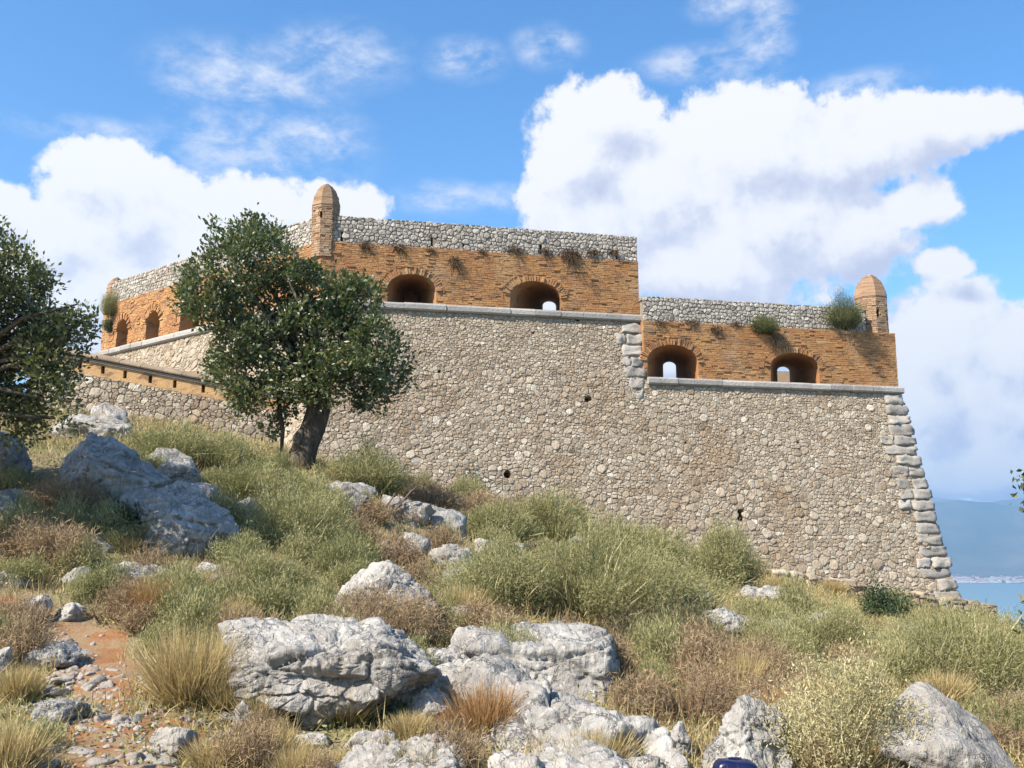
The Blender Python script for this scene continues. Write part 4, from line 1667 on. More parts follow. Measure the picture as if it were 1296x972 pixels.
for i, (s, px, py, g, k, sca, rot) in enumerate(cand):
    lab = None
    if i < 150:
        nm, mx, my = min(MARKS, key=lambda m_: (m_[1] - px) ** 2 + (m_[2] - py) ** 2)
        dx, dy = px - mx, py - my
        near = 'close to' if math.hypot(dx, dy) < 40 else 'well away from'
        side = ('right of' if dx > 0 else 'left of') if abs(dx) > abs(dy) else ('in front of' if dy > 0 else 'behind')
        size = 'large' if s > .15 else 'fist-sized' if s > .11 else 'small'
        lab = f"{size} {SHAPE[k]} limestone on the path, {'just ' if near == 'close to' else 'some way '}{side} {nm}"
    if lab and lab not in used:
        used[lab] = 1
        o = link('path_stone', protos[k], None, g + UP * s * .03, label=lab, category='stone', group='loose stones on the path')
        o.scale, o.rotation_euler = sca, rot
    else:
        co = np.array([v.co[:] for v in protos[k].vertices]) * np.array(sca)
        co = co @ np.array(Matrix.Rotation(rot[2], 3, 'Z')).T + np.array(g + UP * s * .02)
        gv.append(co)
        gf.append(np.array([p.vertices[:] for p in protos[k].polygons]) + gn)
        gt.append(np.full(len(co), rnd.random()))
        gn += len(co)
# finer gravel
rs_g = np.random.RandomState(3)
bv, bf = ico(1)
for k in range(500):
    t = rs_g.rand()
    g = ground_hit(50 + t * 160 + rs_g.normal() * (25 + 40 * t), 800 + t * 180 + rs_g.normal() * 14)
    s = rs_g.uniform(.012, .035)
    gv.append(bv * s * rs_g.uniform(.6, 1.2, 3) * rs_g.uniform(.75, 1.1, (len(bv), 1)) + np.array(g) + np.array([0, 0, s * .3]))
    gf.append(bf + gn)
    gt.append(np.full(len(bv), rs_g.rand()))
    gn += len(bv)
link('gravel', mesh_from('gravel', np.concatenate(gv), np.concatenate(gf).astype(np.int32), M['pebble'], False, {'tint': np.concatenate(gt)}), kind='stuff')
# ------------------------------------------------------------------ plants
def slivers(base, direc, length, width, rs, bend=0.25, segs=2):
    """narrow pointed blades: arrays of base (n,3), direction (n,3), length, width -> verts, faces"""
    n = len(base)
    side = np.cross(direc, rs.normal(size=(n, 3)))
    side /= np.linalg.norm(side, axis=1)[:, None] + 1e-9
    droop = np.cross(direc, side)
    L, W = length[:, None], width[:, None]
    a = base - side * W * .5
    b = base + side * W * .5
    m = base + direc * L * .5 + droop * L * bend * .25
    c = m + side * W * .5
    d = m - side * W * .5
    e = base + direc * L + droop * L * bend
    v = np.stack([a, b, c, d, e], 1).reshape(-1, 3)
    k = np.arange(n)[:, None] * 5
    f = np.concatenate([k + [0, 1, 2], k + [0, 2, 3], k + [3, 2, 4]], 0)
    return v, f


def leaves(base, direc, length, width, rs):
    """diamond leaves, slightly folded: two triangles each"""
    n = len(base)
    side = np.cross(direc, rs.normal(size=(n, 3)))
    side /= np.linalg.norm(side, axis=1)[:, None] + 1e-9
    up = np.cross(side, direc)
    L, W = length[:, None], width[:, None]
    m = base + direc * L * .5
    v = np.stack([base, m + side * W * .5 + up * W * .15, base + direc * L, m - side * W * .5 + up * W * .15], 1).reshape(-1, 3)
    k = np.arange(n)[:, None] * 4
    f = np.concatenate([k + [0, 1, 2], k + [0, 2, 3]], 0)
    return v, f


def unit(a):
    return a / (np.linalg.norm(a, axis=1)[:, None] + 1e-9)


def shrub_mesh(kind, w, h, seed, dens=1.0, fs=1.0):
    """w = full width, h = height in metres, standing at the origin"""
    rs = np.random.RandomState(seed)
    r = w / 2
    if kind in ('broom', 'pale', 'thorn', 'dark', 'woody', 'dry_dark', 'caper'):
        look = kind
        kind = {'woody': 'thorn', 'dry_dark': 'thorn', 'caper': 'broom'}.get(kind, kind)
        # lumpy dome made of stems that carry slivers
        area = (w * w + w * h)
        ns = int(max(60, min(2600, 105 * area * dens / fs ** 1.6)))
        az = rs.rand(ns) * 2 * np.pi
        rad = np.sqrt(rs.rand(ns))
        lump = 1 + .28 * np.sin(az * 3 + seed) * np.sin(az * 2 + 2.1 * seed) + .1 * rs.normal(size=ns)
        bx, by = rad * .55 * r * np.cos(az) * lump, rad * .55 * r * np.sin(az) * lump
        hole = vnoise(np.stack([rad * np.cos(az) * r * 2.2 + seed * 3.1, rad * np.sin(az) * r * 2.2, az * 0 + seed], 1))
        tx, ty = rad * r * np.cos(az) * lump, rad * r * np.sin(az) * lump
        hl = h * np.sqrt(np.maximum(.06, 1 - .92 * rad ** 2)) * (1 + .22 * np.sin(tx * 5 / max(r, .5) + seed) * np.cos(ty * 4 / max(r, .5))) * rs.uniform(.6, 1.12, ns) * (1 + .38 * np.minimum(hole + .15, .3))
        B = np.stack([bx, by, np.full(ns, -.05)], 1)
        T = np.stack([tx, ty, hl], 1)
        per = int({'broom': 40, 'pale': 34, 'thorn': 30, 'dark': 24}[kind])
        t = rs.rand(ns, per) ** .7
        t[:, :per // 3] = rs.uniform(.75, 1.0, (ns, per // 3))
        P = B[:, None, :] * (1 - t[..., None]) + T[:, None, :] * t[..., None]
        P[..., 2] += (t - t * t) * .25 * h
        jit = {'broom': .055, 'pale': .06, 'thorn': .06, 'dark': .08}[kind]
        P = P + rs.normal(size=P.shape) * jit * (.5 + .5 * min(1.5, w))
        D = (T - B)[:, None, :] + rs.normal(size=P.shape) * {'broom': .5, 'pale': .8, 'thorn': 1.0, 'dark': 1.0}[kind] * h
        D = unit(D.reshape(-1, 3))
        P = P.reshape(-1, 3)
        keep = (P[:, 2] > -.05) & (np.repeat(hole, per) > -.5)
        P, D = P[keep], D[keep]
        n = len(P)
        stem_t = np.repeat(rs.rand(ns), per)[keep]
        if kind == 'broom':
            v, f = leaves(P, D, rs.uniform(.035, .095, n) * fs, rs.uniform(.006, .012, n) * fs, rs)
        elif kind == 'pale':
            v, f = leaves(P, D, rs.uniform(.03, .065, n) * fs, rs.uniform(.009, .018, n) * fs, rs)
        elif kind == 'thorn':
            v, f = leaves(P, D, rs.uniform(.05, .12, n) * fs, rs.uniform(.005, .010, n) * fs, rs)
        else:
            v, f = leaves(P, D, rs.uniform(.06, .11, n), rs.uniform(.025, .045, n), rs)
        tint = np.clip(.12 + .45 * stem_t + .3 * rs.rand(n) + .25 * np.repeat(hole, per)[keep], 0, 1)
        tint = np.repeat(tint, 4)
        # bare stems
        ks = rs.choice(ns, min(ns, int(60 + 40 * area)), replace=False)
        sv, sf = slivers(B[ks], unit(T[ks] - B[ks]), np.linalg.norm(T[ks] - B[ks], axis=1) * .95, np.full(len(ks), .014 * fs + .004), rs, .12)
        if kind in ('broom', 'pale') and w > .9:
            k2 = rs.choice(ns, min(ns, int(30 + 22 * area)), replace=False)
            mid = B[k2] + (T[k2] - B[k2]) * .45
            tv_, tf_ = slivers(mid, unit(T[k2] - B[k2] + rs.normal(size=(len(k2), 3)) * .2 * h), np.linalg.norm(T[k2] - B[k2], axis=1) * rs.uniform(.5, .72, len(k2)), np.full(len(k2), .008 + .007 * fs), rs, .3)
            sf = np.concatenate([sf, tf_ + len(sv)])
            sv = np.concatenate([sv, tv_])
        f = np.concatenate([f, sf + len(v)])
        v = np.concatenate([v, sv])
        st_ = np.full(len(sv), .02)
        st_[len(ks) * 5:] = 1.0
        tint = np.concatenate([tint, st_])
    else:                                                        # tussock of grass
        n = int(1300 * dens * (.4 + w * 1.4))
        az = rs.rand(n) * 2 * np.pi
        rad = np.sqrt(rs.rand(n))
        B = np.stack([rad * .38 * r * np.cos(az), rad * .38 * r * np.sin(az), np.full(n, -.03)], 1)
        lean = rad * rs.uniform(.3, 1.25, n) * r / max(h, .1)
        D = unit(np.stack([np.cos(az) * lean, np.sin(az) * lean, np.ones(n)], 1) + rs.normal(size=(n, 3)) * .24)
        v, f = slivers(B, D, h * rs.uniform(.25, 1.12, n), rs.uniform(.003, .008, n), rs, .22)
        tint = np.repeat(np.clip(rs.normal(.5, .25, n), 0, 1), 5)
    return mesh_from('foliage', v, f.astype(np.int32), M[{'straw': 'straw', 'orange': 'orange_straw'}.get(kind, kind) if kind in ('straw', 'orange') else look], False, {'tint': tint})


_sh = {}


def shrub(label, cx, y_base, w_px, h_px, kind, seed, name=None, group=None, category=None, dens=1.0, dx=0.0):
    g = ground_hit(cx, y_base)
    s = g.y / F_PX
    w = w_px * s
    yc = g.y + w * .3
    d_ = ray(cx, y_base - h_px)
    g = Vector((ray(cx, y_base).x * yc, yc, 0))
    g.z = zg1(g.x, g.y)
    h = max(EYE + d_.z * yc - g.z, .35 * h_px * s) * (.86 if kind in ('broom', 'thorn') else 1.0)
    me = shrub_mesh(kind, w, h, seed, dens, min(1.5, max(.6, g.y / 16)))
    nm = name or ('grass_tussock' if kind in ('straw', 'orange') else 'shrub')
    return link(nm, me, None, g, label=label, category=category or ('grass tussock' if kind in ('straw', 'orange') else 'shrub'), group=group)


SHRUBS = [
    ('broad yellow-green bush filling the middle of the slope', 750, 800, 310, 135, 'broom', 1),
    ('feathery green bush at the left end of the broad middle bush', 632, 778, 150, 95, 'broom', 2),
    ('green bush at the upper edge of the broad middle bush', 800, 730, 170, 70, 'broom', 3),
    ('dark woody underside bush below the broad middle bush', 838, 838, 170, 72, 'woody', 4),
    ('rounded yellow-green bush against the wall left of centre', 695, 690, 100, 75, 'broom', 5),
    ('lower green bush left of the rounded one by the wall', 625, 690, 110, 55, 'broom', 6),
    ('tall soft green bush against the right half of the wall', 912, 748, 112, 92, 'broom', 7),
    ('dome-shaped yellow-green bush right of the tree trunk', 465, 632, 120, 66, 'broom', 8),
    ('green bush at the very foot of the tree trunk', 438, 618, 60, 32, 'broom', 9),
    ('large dark green bush right of the shadowed boulders', 372, 706, 160, 92, 'broom', 10),
    ('green bush high on the grassy slope left of the trunk', 310, 640, 130, 48, 'broom', 11),
    ('low green bush under the stair wall by the left tree', 210, 590, 120, 52, 'broom', 12),
    ('low green bush beneath the stair wall loopholes', 275, 600, 120, 45, 'broom', 13),
    ('green bush between the grassy slope and the upright ribbed stone', 398, 662, 110, 50, 'broom', 14),
    ('wide grey-green bush at the right picture edge', 1210, 880, 210, 110, 'broom', 15),
    ('darker green bush in the right lower corner behind the white boulder', 1280, 955, 130, 130, 'broom', 16),
    ('bush forming the skyline below the sea at the right', 1230, 828, 150, 50, 'broom', 17),
    ('small skyline bush at the right picture edge', 1290, 840, 90, 50, 'broom', 18),
    ('yellow-green bush below the footing of the wall', 1050, 840, 150, 72, 'broom', 19),
    ('pale dry-leaved bush in front of the large white boulder', 1085, 1000, 215, 138, 'pale', 20),
    ('low pale bush left of the pale dry-leaved one', 1000, 985, 100, 70, 'pale', 21),
    ('brown thorn cushion growing over the arched outcrop', 482, 822, 165, 78, 'thorn', 22),
    ('brown thorn bush in the dry patch right of the fluted slab', 872, 925, 150, 95, 'thorn', 23),
    ('russet thorn bush above the dry patch, under the woody bush', 930, 880, 170, 75, 'thorn', 24),
    ('brown thorn bush left of the tall grey-green tussock', 150, 795, 75, 62, 'thorn', 25),
    ('grey-green tussock of stiff stems above the straw one', 222, 790, 100, 72, 'broom', 26),
    ('dark green fleshy plant in the shade of the boulders', 165, 682, 62, 52, 'dark', 27),
    ('dark green fig bush at the right foot of the wall', 1118, 788, 62, 44, 'dark', 28),
    ('dark green leafy bush at the base of the wall in mid picture', 590, 630, 52, 42, 'dark', 29),
    ('purple-brown dry bush at the wall foot left of the rounded green one', 590, 668, 80, 46, 'thorn', 30),
    ('brown dry bush right of the dead twigs', 640, 664, 90, 40, 'thorn', 31),
    ('brown thorn bush below the dark humped rock', 445, 704, 85, 50, 'thorn', 32),
    ('red-leaved dry bush above the arched outcrop', 505, 720, 80, 45, 'thorn', 33),
    ('dry brown weeds at the left edge under the dark boulder', 40, 720, 110, 60, 'thorn', 34),
    ('tangle of dry weeds above the flat white block', 75, 665, 110, 55, 'thorn', 35),
    ('grey-green weeds on the bank between the shadowed boulders and the tussocks', 330, 760, 130, 50, 'broom', 36),
    ('olive weeds below the upright ribbed stone', 300, 715, 100, 38, 'broom', 37),
    ('weedy cushion at the top of the red path', 20, 800, 80, 38, 'thorn', 38),
    ('pale dry bush by the jagged white stone', 1060, 885, 120, 55, 'pale', 39),
    ('yellowing bush right of the low smooth pale rock', 985, 850, 100, 62, 'broom', 40),
    ('dark bush below the right end of the big middle bush', 885, 812, 60, 40, 'dark', 41),
    ('straw-coloured tussock beside the path, left of the hollowed boulder', 240, 905, 150, 122, 'straw', 42),
    ('orange dry tussock growing between the two front boulders', 615, 945, 105, 92, 'orange', 43),
    ('brown straw clump left of the grey-green tussock', 190, 795, 75, 72, 'orange', 44),
    ('dry grass clump at the lower left picture corner', 10, 990, 90, 85, 'straw', 45),
    ('dry grass clump under the left end of the hollowed boulder', 330, 930, 90, 70, 'straw', 46),
    ('tall pale grass right of the yellowing bush', 1030, 905, 130, 60, 'straw', 47),
    ('dry grass at the bottom edge left of the pale pointed rock', 350, 985, 140, 65, 'straw', 48),
    ('orange grass right of the upright boulder and bag', 985, 925, 80, 60, 'orange', 49),
    ('dark green weeds beneath the hollowed boulder', 500, 932, 70, 26, 'dark', 50),
    ('dry grass between the left boulder and the fluted slab', 560, 935, 60, 50, 'orange', 51),
    ('low green bush under the footing at the right corner', 1175, 806, 110, 18, 'broom', 52),
    ('leafy scrub on the slope right of the small white rock', 960, 800, 90, 40, 'broom', 53),
    ('dry thorn scrub around the grey rock in the right scrub', 1085, 860, 90, 42, 'thorn', 54),
    ('green weed patch at the left edge below the path boulder', 35, 960, 90, 45, 'herb', 55),
    ('low scrub at the foot of the stair wall right of the trunk', 520, 636, 90, 32, 'thorn', 56),
    ('brown scrub by the wall between the two green bushes', 540, 655, 90, 40, 'thorn', 57),
]
for (label, cx, yb, w, h, kind, seed) in SHRUBS:
    k = 'broom' if kind == 'herb' else kind
    shrub(label, cx, yb, w, h, k, seed, dens=1.5 if kind in ('pale', 'thorn') else 1.25)

# small fillers: three kinds, copied; nothing tells one from the other
rnd = random.Random(21)
FILL = {'weeds': ('thorn', 'dry weeds on the slope', 50), 'herbs': ('broom', 'green herbs on the slope', 150),
        'grass_tufts': ('straw', 'dry grass tufts on the slope', 60)}
for lab, (kind, grp, cnt) in FILL.items():
    pr = [shrub_mesh(kind, .5, .32, 900 + i, 1.6, .7) for i in range(3)]
    c = 0
    tries = 0
    fv, ff, ft, fn = [], [], [], 0
    data = []
    for q_ in pr:
        co = np.empty(len(q_.vertices) * 3, np.float32)
        q_.vertices.foreach_get('co', co)
        ix = np.empty(len(q_.loops), np.int32)
        q_.loops.foreach_get('vertex_index', ix)
        tt_ = np.empty(len(q_.vertices), np.float32)
        q_.attributes['tint'].data.foreach_get('value', tt_)
        data.append((co.reshape(-1, 3), ix.reshape(-1, 3), tt_))
    while c < cnt and tries < 2000:
        tries += 1
        px, py = rnd.uniform(-20, 1310), rnd.uniform(600, 880 if kind == 'broom' else 1000)
        g = ground_hit(px, py)
        if g.y > 36 or path_dist(np.array([g.x]), np.array([g.y]))[0] < .5:
            continue
        s = rnd.uniform(.5, 1.3) * (.7 + g.y / 30)
        co, ix, tt_ = data[rnd.randrange(3)]
        rot = np.array(Matrix.Rotation(rnd.uniform(0, 6.28), 3, 'Z')).T
        fv.append((co * np.array([s, s, s * rnd.uniform(.7, 1.2)])) @ rot + np.array(g))
        ff.append(ix + fn)
        ft.append(tt_)
        fn += len(co)
        c += 1
    link(lab, mesh_from(lab, np.concatenate(fv), np.concatenate(ff).astype(np.int32), M[kind], False, {'tint': np.concatenate(ft)}), kind='stuff')


# ground cover nobody could count
def cover(name, n, mat, seed, hmin, hmax, thr, kind='slivers', green=False):
    rs = np.random.RandomState(seed)
    y = 5.0 + 33 * rs.rand(n) ** 1.5
    x = (rs.rand(n) * 2 - 1) * (.58 * y + 1.2)
    q = np.stack([x * .55, y * .55, np.full(n, seed * 1.7)], 1)
    f = fbm(q, 3) + .35 * vnoise(q * 4.0)
    keep = f > thr
    keep &= path_dist(x, y) > (.3 + .4 * vnoise(q * 3))
    # not inside the fortress
    rel = (x - C0.x) * n_front.x + (y - C0.y) * n_front.y
    keep &= rel > .7
    keep &= y < 37
    x, y = x[keep], y[keep]
    n = len(x)
    z = zg(x, y)
    B = np.stack([x, y, z - .02], 1)
    sc = .75 + y / 24
    D = unit(np.stack([rs.normal(size=n) * .45, rs.normal(size=n) * .45, np.ones(n)], 1))
    L = rs.uniform(hmin, hmax, n) * sc * rs.uniform(.5, 1, n)
    if kind == 'slivers':
        v, fc = slivers(B, D, L, rs.uniform(.0035, .008, n) * sc, rs, .45)
        k = 5
    else:
        B = B + D * (L * rs.rand(n))[:, None]
        D = unit(D + rs.normal(size=D.shape))
        v, fc = leaves(B, D, rs.uniform(.025, .06, n) * sc, rs.uniform(.012, .025, n) * sc, rs)
        k = 4
    tint = np.repeat(np.clip(.5 + .35 * vnoise(np.stack([x * 1.3, y * 1.3, x * 0], 1)) + .2 * rs.normal(size=n), 0, 1), k)
    link(name, mesh_from(name, v, fc.astype(np.int32), M[mat], False, {'tint': tint}), kind='stuff')


cover('dry_grass', 130000, 'straw', 1, .08, .28, -.22)
cover('green_grass', 60000, 'broom', 7, .08, .26, -.12)
cover('undergrowth', 120000, 'herb', 2, .05, .24, -.15, 'leaves')
cover('brown_undergrowth', 70000, 'thorn', 3, .08, .28, -.05)


# ------------------------------------------------------------------ trees
def crown_mesh(lobes, seed, leaf, mat, per_clump=16, clump_r=.13, scale=1.0):
    """lobes: (centre, radius, clumps)"""
    rs = np.random.RandomState(seed)
    P, D, tn = [], [], []
    for (c, r, n) in lobes:
        u = unit(rs.normal(size=(n, 3)))
        rr = r * rs.uniform(.35, 1.08, n) ** .6
        cc = np.array(c) + u * rr[:, None] * np.array([1, 1, .9])
        gap = vnoise(cc * 1.9 + seed) > -.2
        n = int(gap.sum())
        cc, u = cc[gap], u[gap]
        for k in range(n):
            m = rs.randint(per_clump // 2, per_clump + per_clump // 2)
            out = unit(u[k][None] * .8 + np.array([[0, 0, .5]]) + rs.normal(size=(m, 3)) * .9)
            P.append(cc[k] + rs.normal(size=(m, 3)) * clump_r * .6 + out * clump_r * .4)
            D.append(out)
            tn.append(np.clip(rs.normal(.5 + .15 * rs.normal(), .22, m), 0, 1))
    P, D, tn = np.concatenate(P), np.concatenate(D), np.concatenate(tn)
    n = len(P)
    v, f = leaves(P, D, leaf * rs.uniform(.7, 1.3, n), leaf * .55 * rs.uniform(.7, 1.3, n), rs)
    return mesh_from('crown', v, f.astype(np.int32), mat, False, {'tint': np.repeat(tn, 4)})


def limb(mb, a, b, r0, r1, seed, wig=.12, n=6):
    rr = random.Random(seed)
    a, b = Vector(a), Vector(b)
    L = (b - a).length
    pts = []
    for i in range(n + 1):
        t = i / n
        p = a.lerp(b, t) + Vector((rr.uniform(-1, 1), rr.uniform(-1, 1), rr.uniform(-1, 1))) * wig * L * math.sin(math.pi * t) * .6
        pts.append(p)
    mb.tube(pts, [r0 + (r1 - r0) * i / n for i in range(n + 1)], 8)
    return pts


# the tree in front of the bastion corner
TY = ground_hit(384, 590).y
foot_ = ground_hit(384, 590)
sc = TY / F_PX
rs_t = random.Random(4)
LOB = [(384, 352, 22, 12), (362, 345, 34, 34), (430, 430, 40, 40), (292, 345, 46, 60), (258, 378, 34, 34), (325, 328, 42, 50), (398, 378, 42, 55), (335, 385, 60, 95), (395, 425, 62, 105), (300, 430, 40, 48), (450, 392, 44, 48), (478, 440, 38, 40),
       (446, 478, 38, 42), (400, 470, 46, 55), (322, 478, 40, 45), (284, 472, 24, 20), (498, 476, 22, 20), (340, 300, 20, 14), (284, 318, 24, 16), (250, 352, 18, 12), (428, 378, 26, 20),
       (245, 398, 16, 8), (505, 455, 16, 10), (360, 510, 18, 12), (345, 540, 10, 4), (470, 500, 20, 12), (462, 372, 22, 12), (315, 505, 18, 10), (488, 410, 18, 10),
       (375, 440, 60, 70), (276, 300, 9, 4), (272, 288, 6, 2), (300, 290, 5, 2), (318, 288, 12, 6), (240, 372, 12, 5), (265, 330, 12, 5)]
lobes = []
for i, (px, py, r, n) in enumerate(LOB):
    dep = rs_t.uniform(-.9, .9) * (1.0 if r > 25 else .6)
    lobes.append((tuple(at(px, py, TY + dep)), r * sc, int(n * 2.0)))
tree = empty('tree', foot_, label='leaning dark evergreen tree standing in front of the bastion corner', category='tree')
tb = MB()
fork = at(404, 515, TY + .05)
pts = [foot_ + Vector((-.1, 0, -.35)), foot_ + Vector((-.06, 0, .1)), at(388, 562, TY), at(397, 540, TY), fork, at(400, 480, TY + .1)]
tb.tube(pts, [.36, .29, .25, .25, .25, .18], 12)
tb.tube([at(376, 575, TY - .1), at(379, 552, TY - .2), at(384, 540, TY - .15)], [.13, .12, .05], 8)   # a sawn stub on the bark
link('trunk', tb.mesh('trunk', M['bark'], True), tree)
lb = MB()
for i, (c, r, n) in enumerate(lobes):
    if r > 20 * sc or i in (28, 29, 30):
        st = pts[4].lerp(pts[5], rs_t.random())
        lb.tube([st, st.lerp(Vector(c), .5) + Vector((0, 0, rs_t.uniform(0, .4))), Vector(c)], [.09, .055, .018], 6)
lb.tube([at(356, 574, TY + .3), at(358, 545, TY + .3), at(354, 520, TY + .3), at(352, 480, TY + .2)], [.035, .045, .05, .03], 7)
lb.tube([fork, at(385, 500, TY - .3), at(352, 470, TY - .2)], [.1, .07, .04], 7)
lb.tube([at(303, 335, TY), at(301, 305, TY), at(300, 286, TY)], [.02, .012, .006], 5)
lb.tube([at(280, 330, TY), at(275, 305, TY), at(272, 286, TY)], [.02, .012, .006], 5)
link('branches', lb.mesh('branches', M['bark'], True), tree)
link('crown', crown_mesh(lobes, 3, .105, M['tree_leaf'], 22, .14), tree)

# the olive leaning in from the left edge
LY = 12.3
lf = Vector((at(-75, 600, LY).x, LY, 0))
lf.z = zg1(lf.x, lf.y)
ls = LY / F_PX
LOBL = [(18, 352, 40, 30), (12, 315, 14, 6), (45, 375, 34, 22), (70, 398, 26, 12), (98, 385, 20, 8), (92, 415, 24, 10), (108, 408, 12, 4), (20, 420, 55, 60), (62, 450, 34, 26), (28, 480, 50, 50),
        (55, 505, 30, 18), (20, 525, 36, 24), (-50, 430, 90, 110), (-60, 370, 70, 70), (-40, 500, 60, 50), (-150, 400, 100, 90), (-130, 340, 80, 60), (70, 530, 16, 6), (52, 412, 30, 18), (-220, 450, 100, 60),
        (75, 478, 18, 8), (-260, 200, 120, 240), (-180, 250, 90, 150), (-330, 270, 110, 170), (-300, 120, 90, 150), (-210, 330, 80, 120), (-120, 252, 80, 130), (-205, 215, 95, 140), (-62, 275, 55, 70)]
lob2 = []
rs_t = random.Random(6)
for (px, py, r, n) in LOBL:
    lob2.append((tuple(at(px, py, LY + rs_t.uniform(-.7, .7) * (1.3 if r > 45 else .6))), r * ls, int(n * 2.6)))
ltree = empty('tree', lf, label='grey-green tree leaning into the picture from the left edge', category='tree')
tb = MB()
lp = [lf + Vector((0, 0, -.3)), lf + Vector((.05, 0, .5)), at(-55, 520, LY), at(-40, 450, LY), at(-50, 380, LY)]
tb.tube(lp, [.24, .19, .16, .13, .08], 10)
link('trunk', tb.mesh('trunk', M['bark'], True), ltree)
lb = MB()
for (c, r, n) in lob2:
    st = lp[2].lerp(lp[3], rs_t.random())
    lb.tube([st, st.lerp(Vector(c), .5) + Vector((0, 0, rs_t.uniform(-.1, .2))), Vector(c)], [.05, .03, .01], 6)
lb.tube([at(-40, 470, LY), at(20, 452, LY), at(60, 425, LY), at(95, 405, LY)], [.05, .035, .022, .008], 6)
link('branches', lb.mesh('branches', M['bark'], True), ltree)
link('crown', crown_mesh(lob2, 5, .07, M['olive_leaf'], 18, .12), ltree)

# a tree outside the right edge, one spray of leaves hanging into view
RY = 11.0
rf = Vector((at(1480, 900, RY).x, RY, 0))
rf.z = zg1(rf.x, rf.y)
rtree = empty('tree', rf, label='tree just outside the right edge with one leafy spray hanging into view', category='tree')
tb = MB()
rp = [rf + Vector((0, 0, -.3)), rf + Vector((0, 0, 1.0)), at(1450, 620, RY), at(1430, 520, RY)]
tb.tube(rp, [.2, .16, .12, .07], 10)
link('trunk', tb.mesh('trunk', M['bark'], True), rtree)
rl = [(1440, 520, 60, 60), (1410, 600, 55, 55), (1480, 600, 70, 60), (1350, 620, 24, 14), (1325, 605, 14, 8), (1298, 603, 9, 5), (1305, 622, 9, 4), (1300, 641, 10, 5), (1330, 640, 14, 8), (1306, 795, 10, 4), (1400, 700, 50, 40), (1345, 760, 30, 20)]
rl = [(tuple(at(a, b, RY + .2 * (i % 3 - 1))), r * RY / F_PX, n) for i, (a, b, r, n) in enumerate(rl)]
lb = MB()
for (c, r, n) in rl:
    st = rp[2].lerp(rp[3], .3)
    lb.tube([st, st.lerp(Vector(c), .5) + Vector((0, 0, .06)), Vector(c)], [.045, .025, .006], 6)
link('branches', lb.mesh('branches', M['bark'], True), rtree)
link('crown', crown_mesh(rl, 9, .07, M['tree_leaf'], 16, .09), rtree)


# ------------------------------------------------------------------ plants rooted in the masonry
def wall_plant(label, px, py, w, h, kind, seed, P0, n, off=.25, name='wall_plant', droop=False, dens=1.6):
    p = plane_hit(px, py, P0, n) + n * (off - .2)
    if droop:                                                    # strands spilling over the ledge
        rs = np.random.RandomState(seed)
        m_ = int(420 * (w + .3) * (h + .3))
        x = rs.normal(size=m_) * w * .27
        B = d_front[:] * x[:, None] + np.array(n) * rs.uniform(-.1, .05, m_)[:, None] + np.array([0, 0, 1]) * rs.normal(size=m_)[:, None] * .05
        hang = rs.rand(m_) < .62
        D = np.array(n)[None] * rs.uniform(.1, .6, m_)[:, None] + rs.normal(size=(m_, 3)) * .45
        D[:, 2] = np.where(hang, -rs.uniform(.4, 1.4, m_), rs.uniform(.1, 1.0, m_))
        env = np.exp(-(x / (w * .3)) ** 2) * .7 + .3
        L = h * env * np.where(hang, rs.uniform(.2, 1.15, m_), rs.uniform(.15, .55, m_))
        v, f = slivers(B, unit(D), L, rs.uniform(.008, .02, m_), rs, .3)
        me = mesh_from('foliage', v, f.astype(np.int32), M[kind], False, {'tint': np.repeat(np.clip(rs.normal(.4, .25, m_), 0, 1), 5)})
    else:
        me = shrub_mesh(kind, w, h, seed, dens)
    return link(name, me, None, p, label=label, category='plant')


Pfl = P2
wall_plant('big green caper bush on the low parapet beside the right turret', 1067, 415, 1.6, 1.15, 'caper', 71, Pfl, n_front, .3)
wall_plant('green bush hanging from the ledge above the right gun opening', 966, 422, 1.15, .6, 'caper', 72, Pfl, n_front, .3)
wall_plant('dry trailing stems below the green hanging bush', 982, 428, .6, .6, 'thorn', 73, Pfl, n_front, .25, droop=True)
wall_plant('green creeper smothering the far left turret', 143, 399, .85, .95, 'broom', 74, C0 + d_left * 0, n_left, .35)
wall_plant('small dark plant below the far left turret', 140, 418, .5, .5, 'dark', 75, C0, n_left, .25)
DRY = [(463, 310, .7, .45, 'dry dark tuft on the high parapet ledge nearest the middle turret'), (505, 312, .7, .5, 'dry tuft above the first gun opening'),
       (575, 330, .45, .8, 'long brown plant hanging right of the first gun opening'), (652, 316, .9, .5, 'wide dry tuft above the second gun opening, left of the longest one'),
       (722, 322, .9, .9, 'longest dry plant trailing over the high parapet'), (750, 318, .8, .4, 'dry tuft just right of the longest trailing plant'),
       (776, 318, .6, .35, 'dry tuft near the right end of the high parapet'), (545, 316, .5, .3, 'little dry tuft between the first two larger tufts'),
       (610, 318, .5, .3, 'little dry tuft midway along the high parapet'), (690, 318, .6, .4, 'dry tuft left of the longest trailing plant'),
       (835, 408, .9, .35, 'brown tuft at the left end of the low parapet ledge'), (875, 408, .8, .35, 'brown tuft above the first low gun opening'), (906, 416, .7, .5, 'hanging brown tuft right of the first low gun opening'),
       (930, 410, .6, .3, 'small brown tuft left of the green hanging bush')]
for i, (px, py, w, h, lab) in enumerate(DRY):
    wall_plant(lab, px, py, w * .9, h * .8, 'dry_dark', 100 + i, C0 if py < 350 else Pfl, n_front, .22, name='dry_wall_plant', droop=True, dens=1.3)
wall_plant('wispy pale weed sprouting from the scarp near the tree', 485, 402, .3, .35, 'broom', 140, C0, n_front, .2)

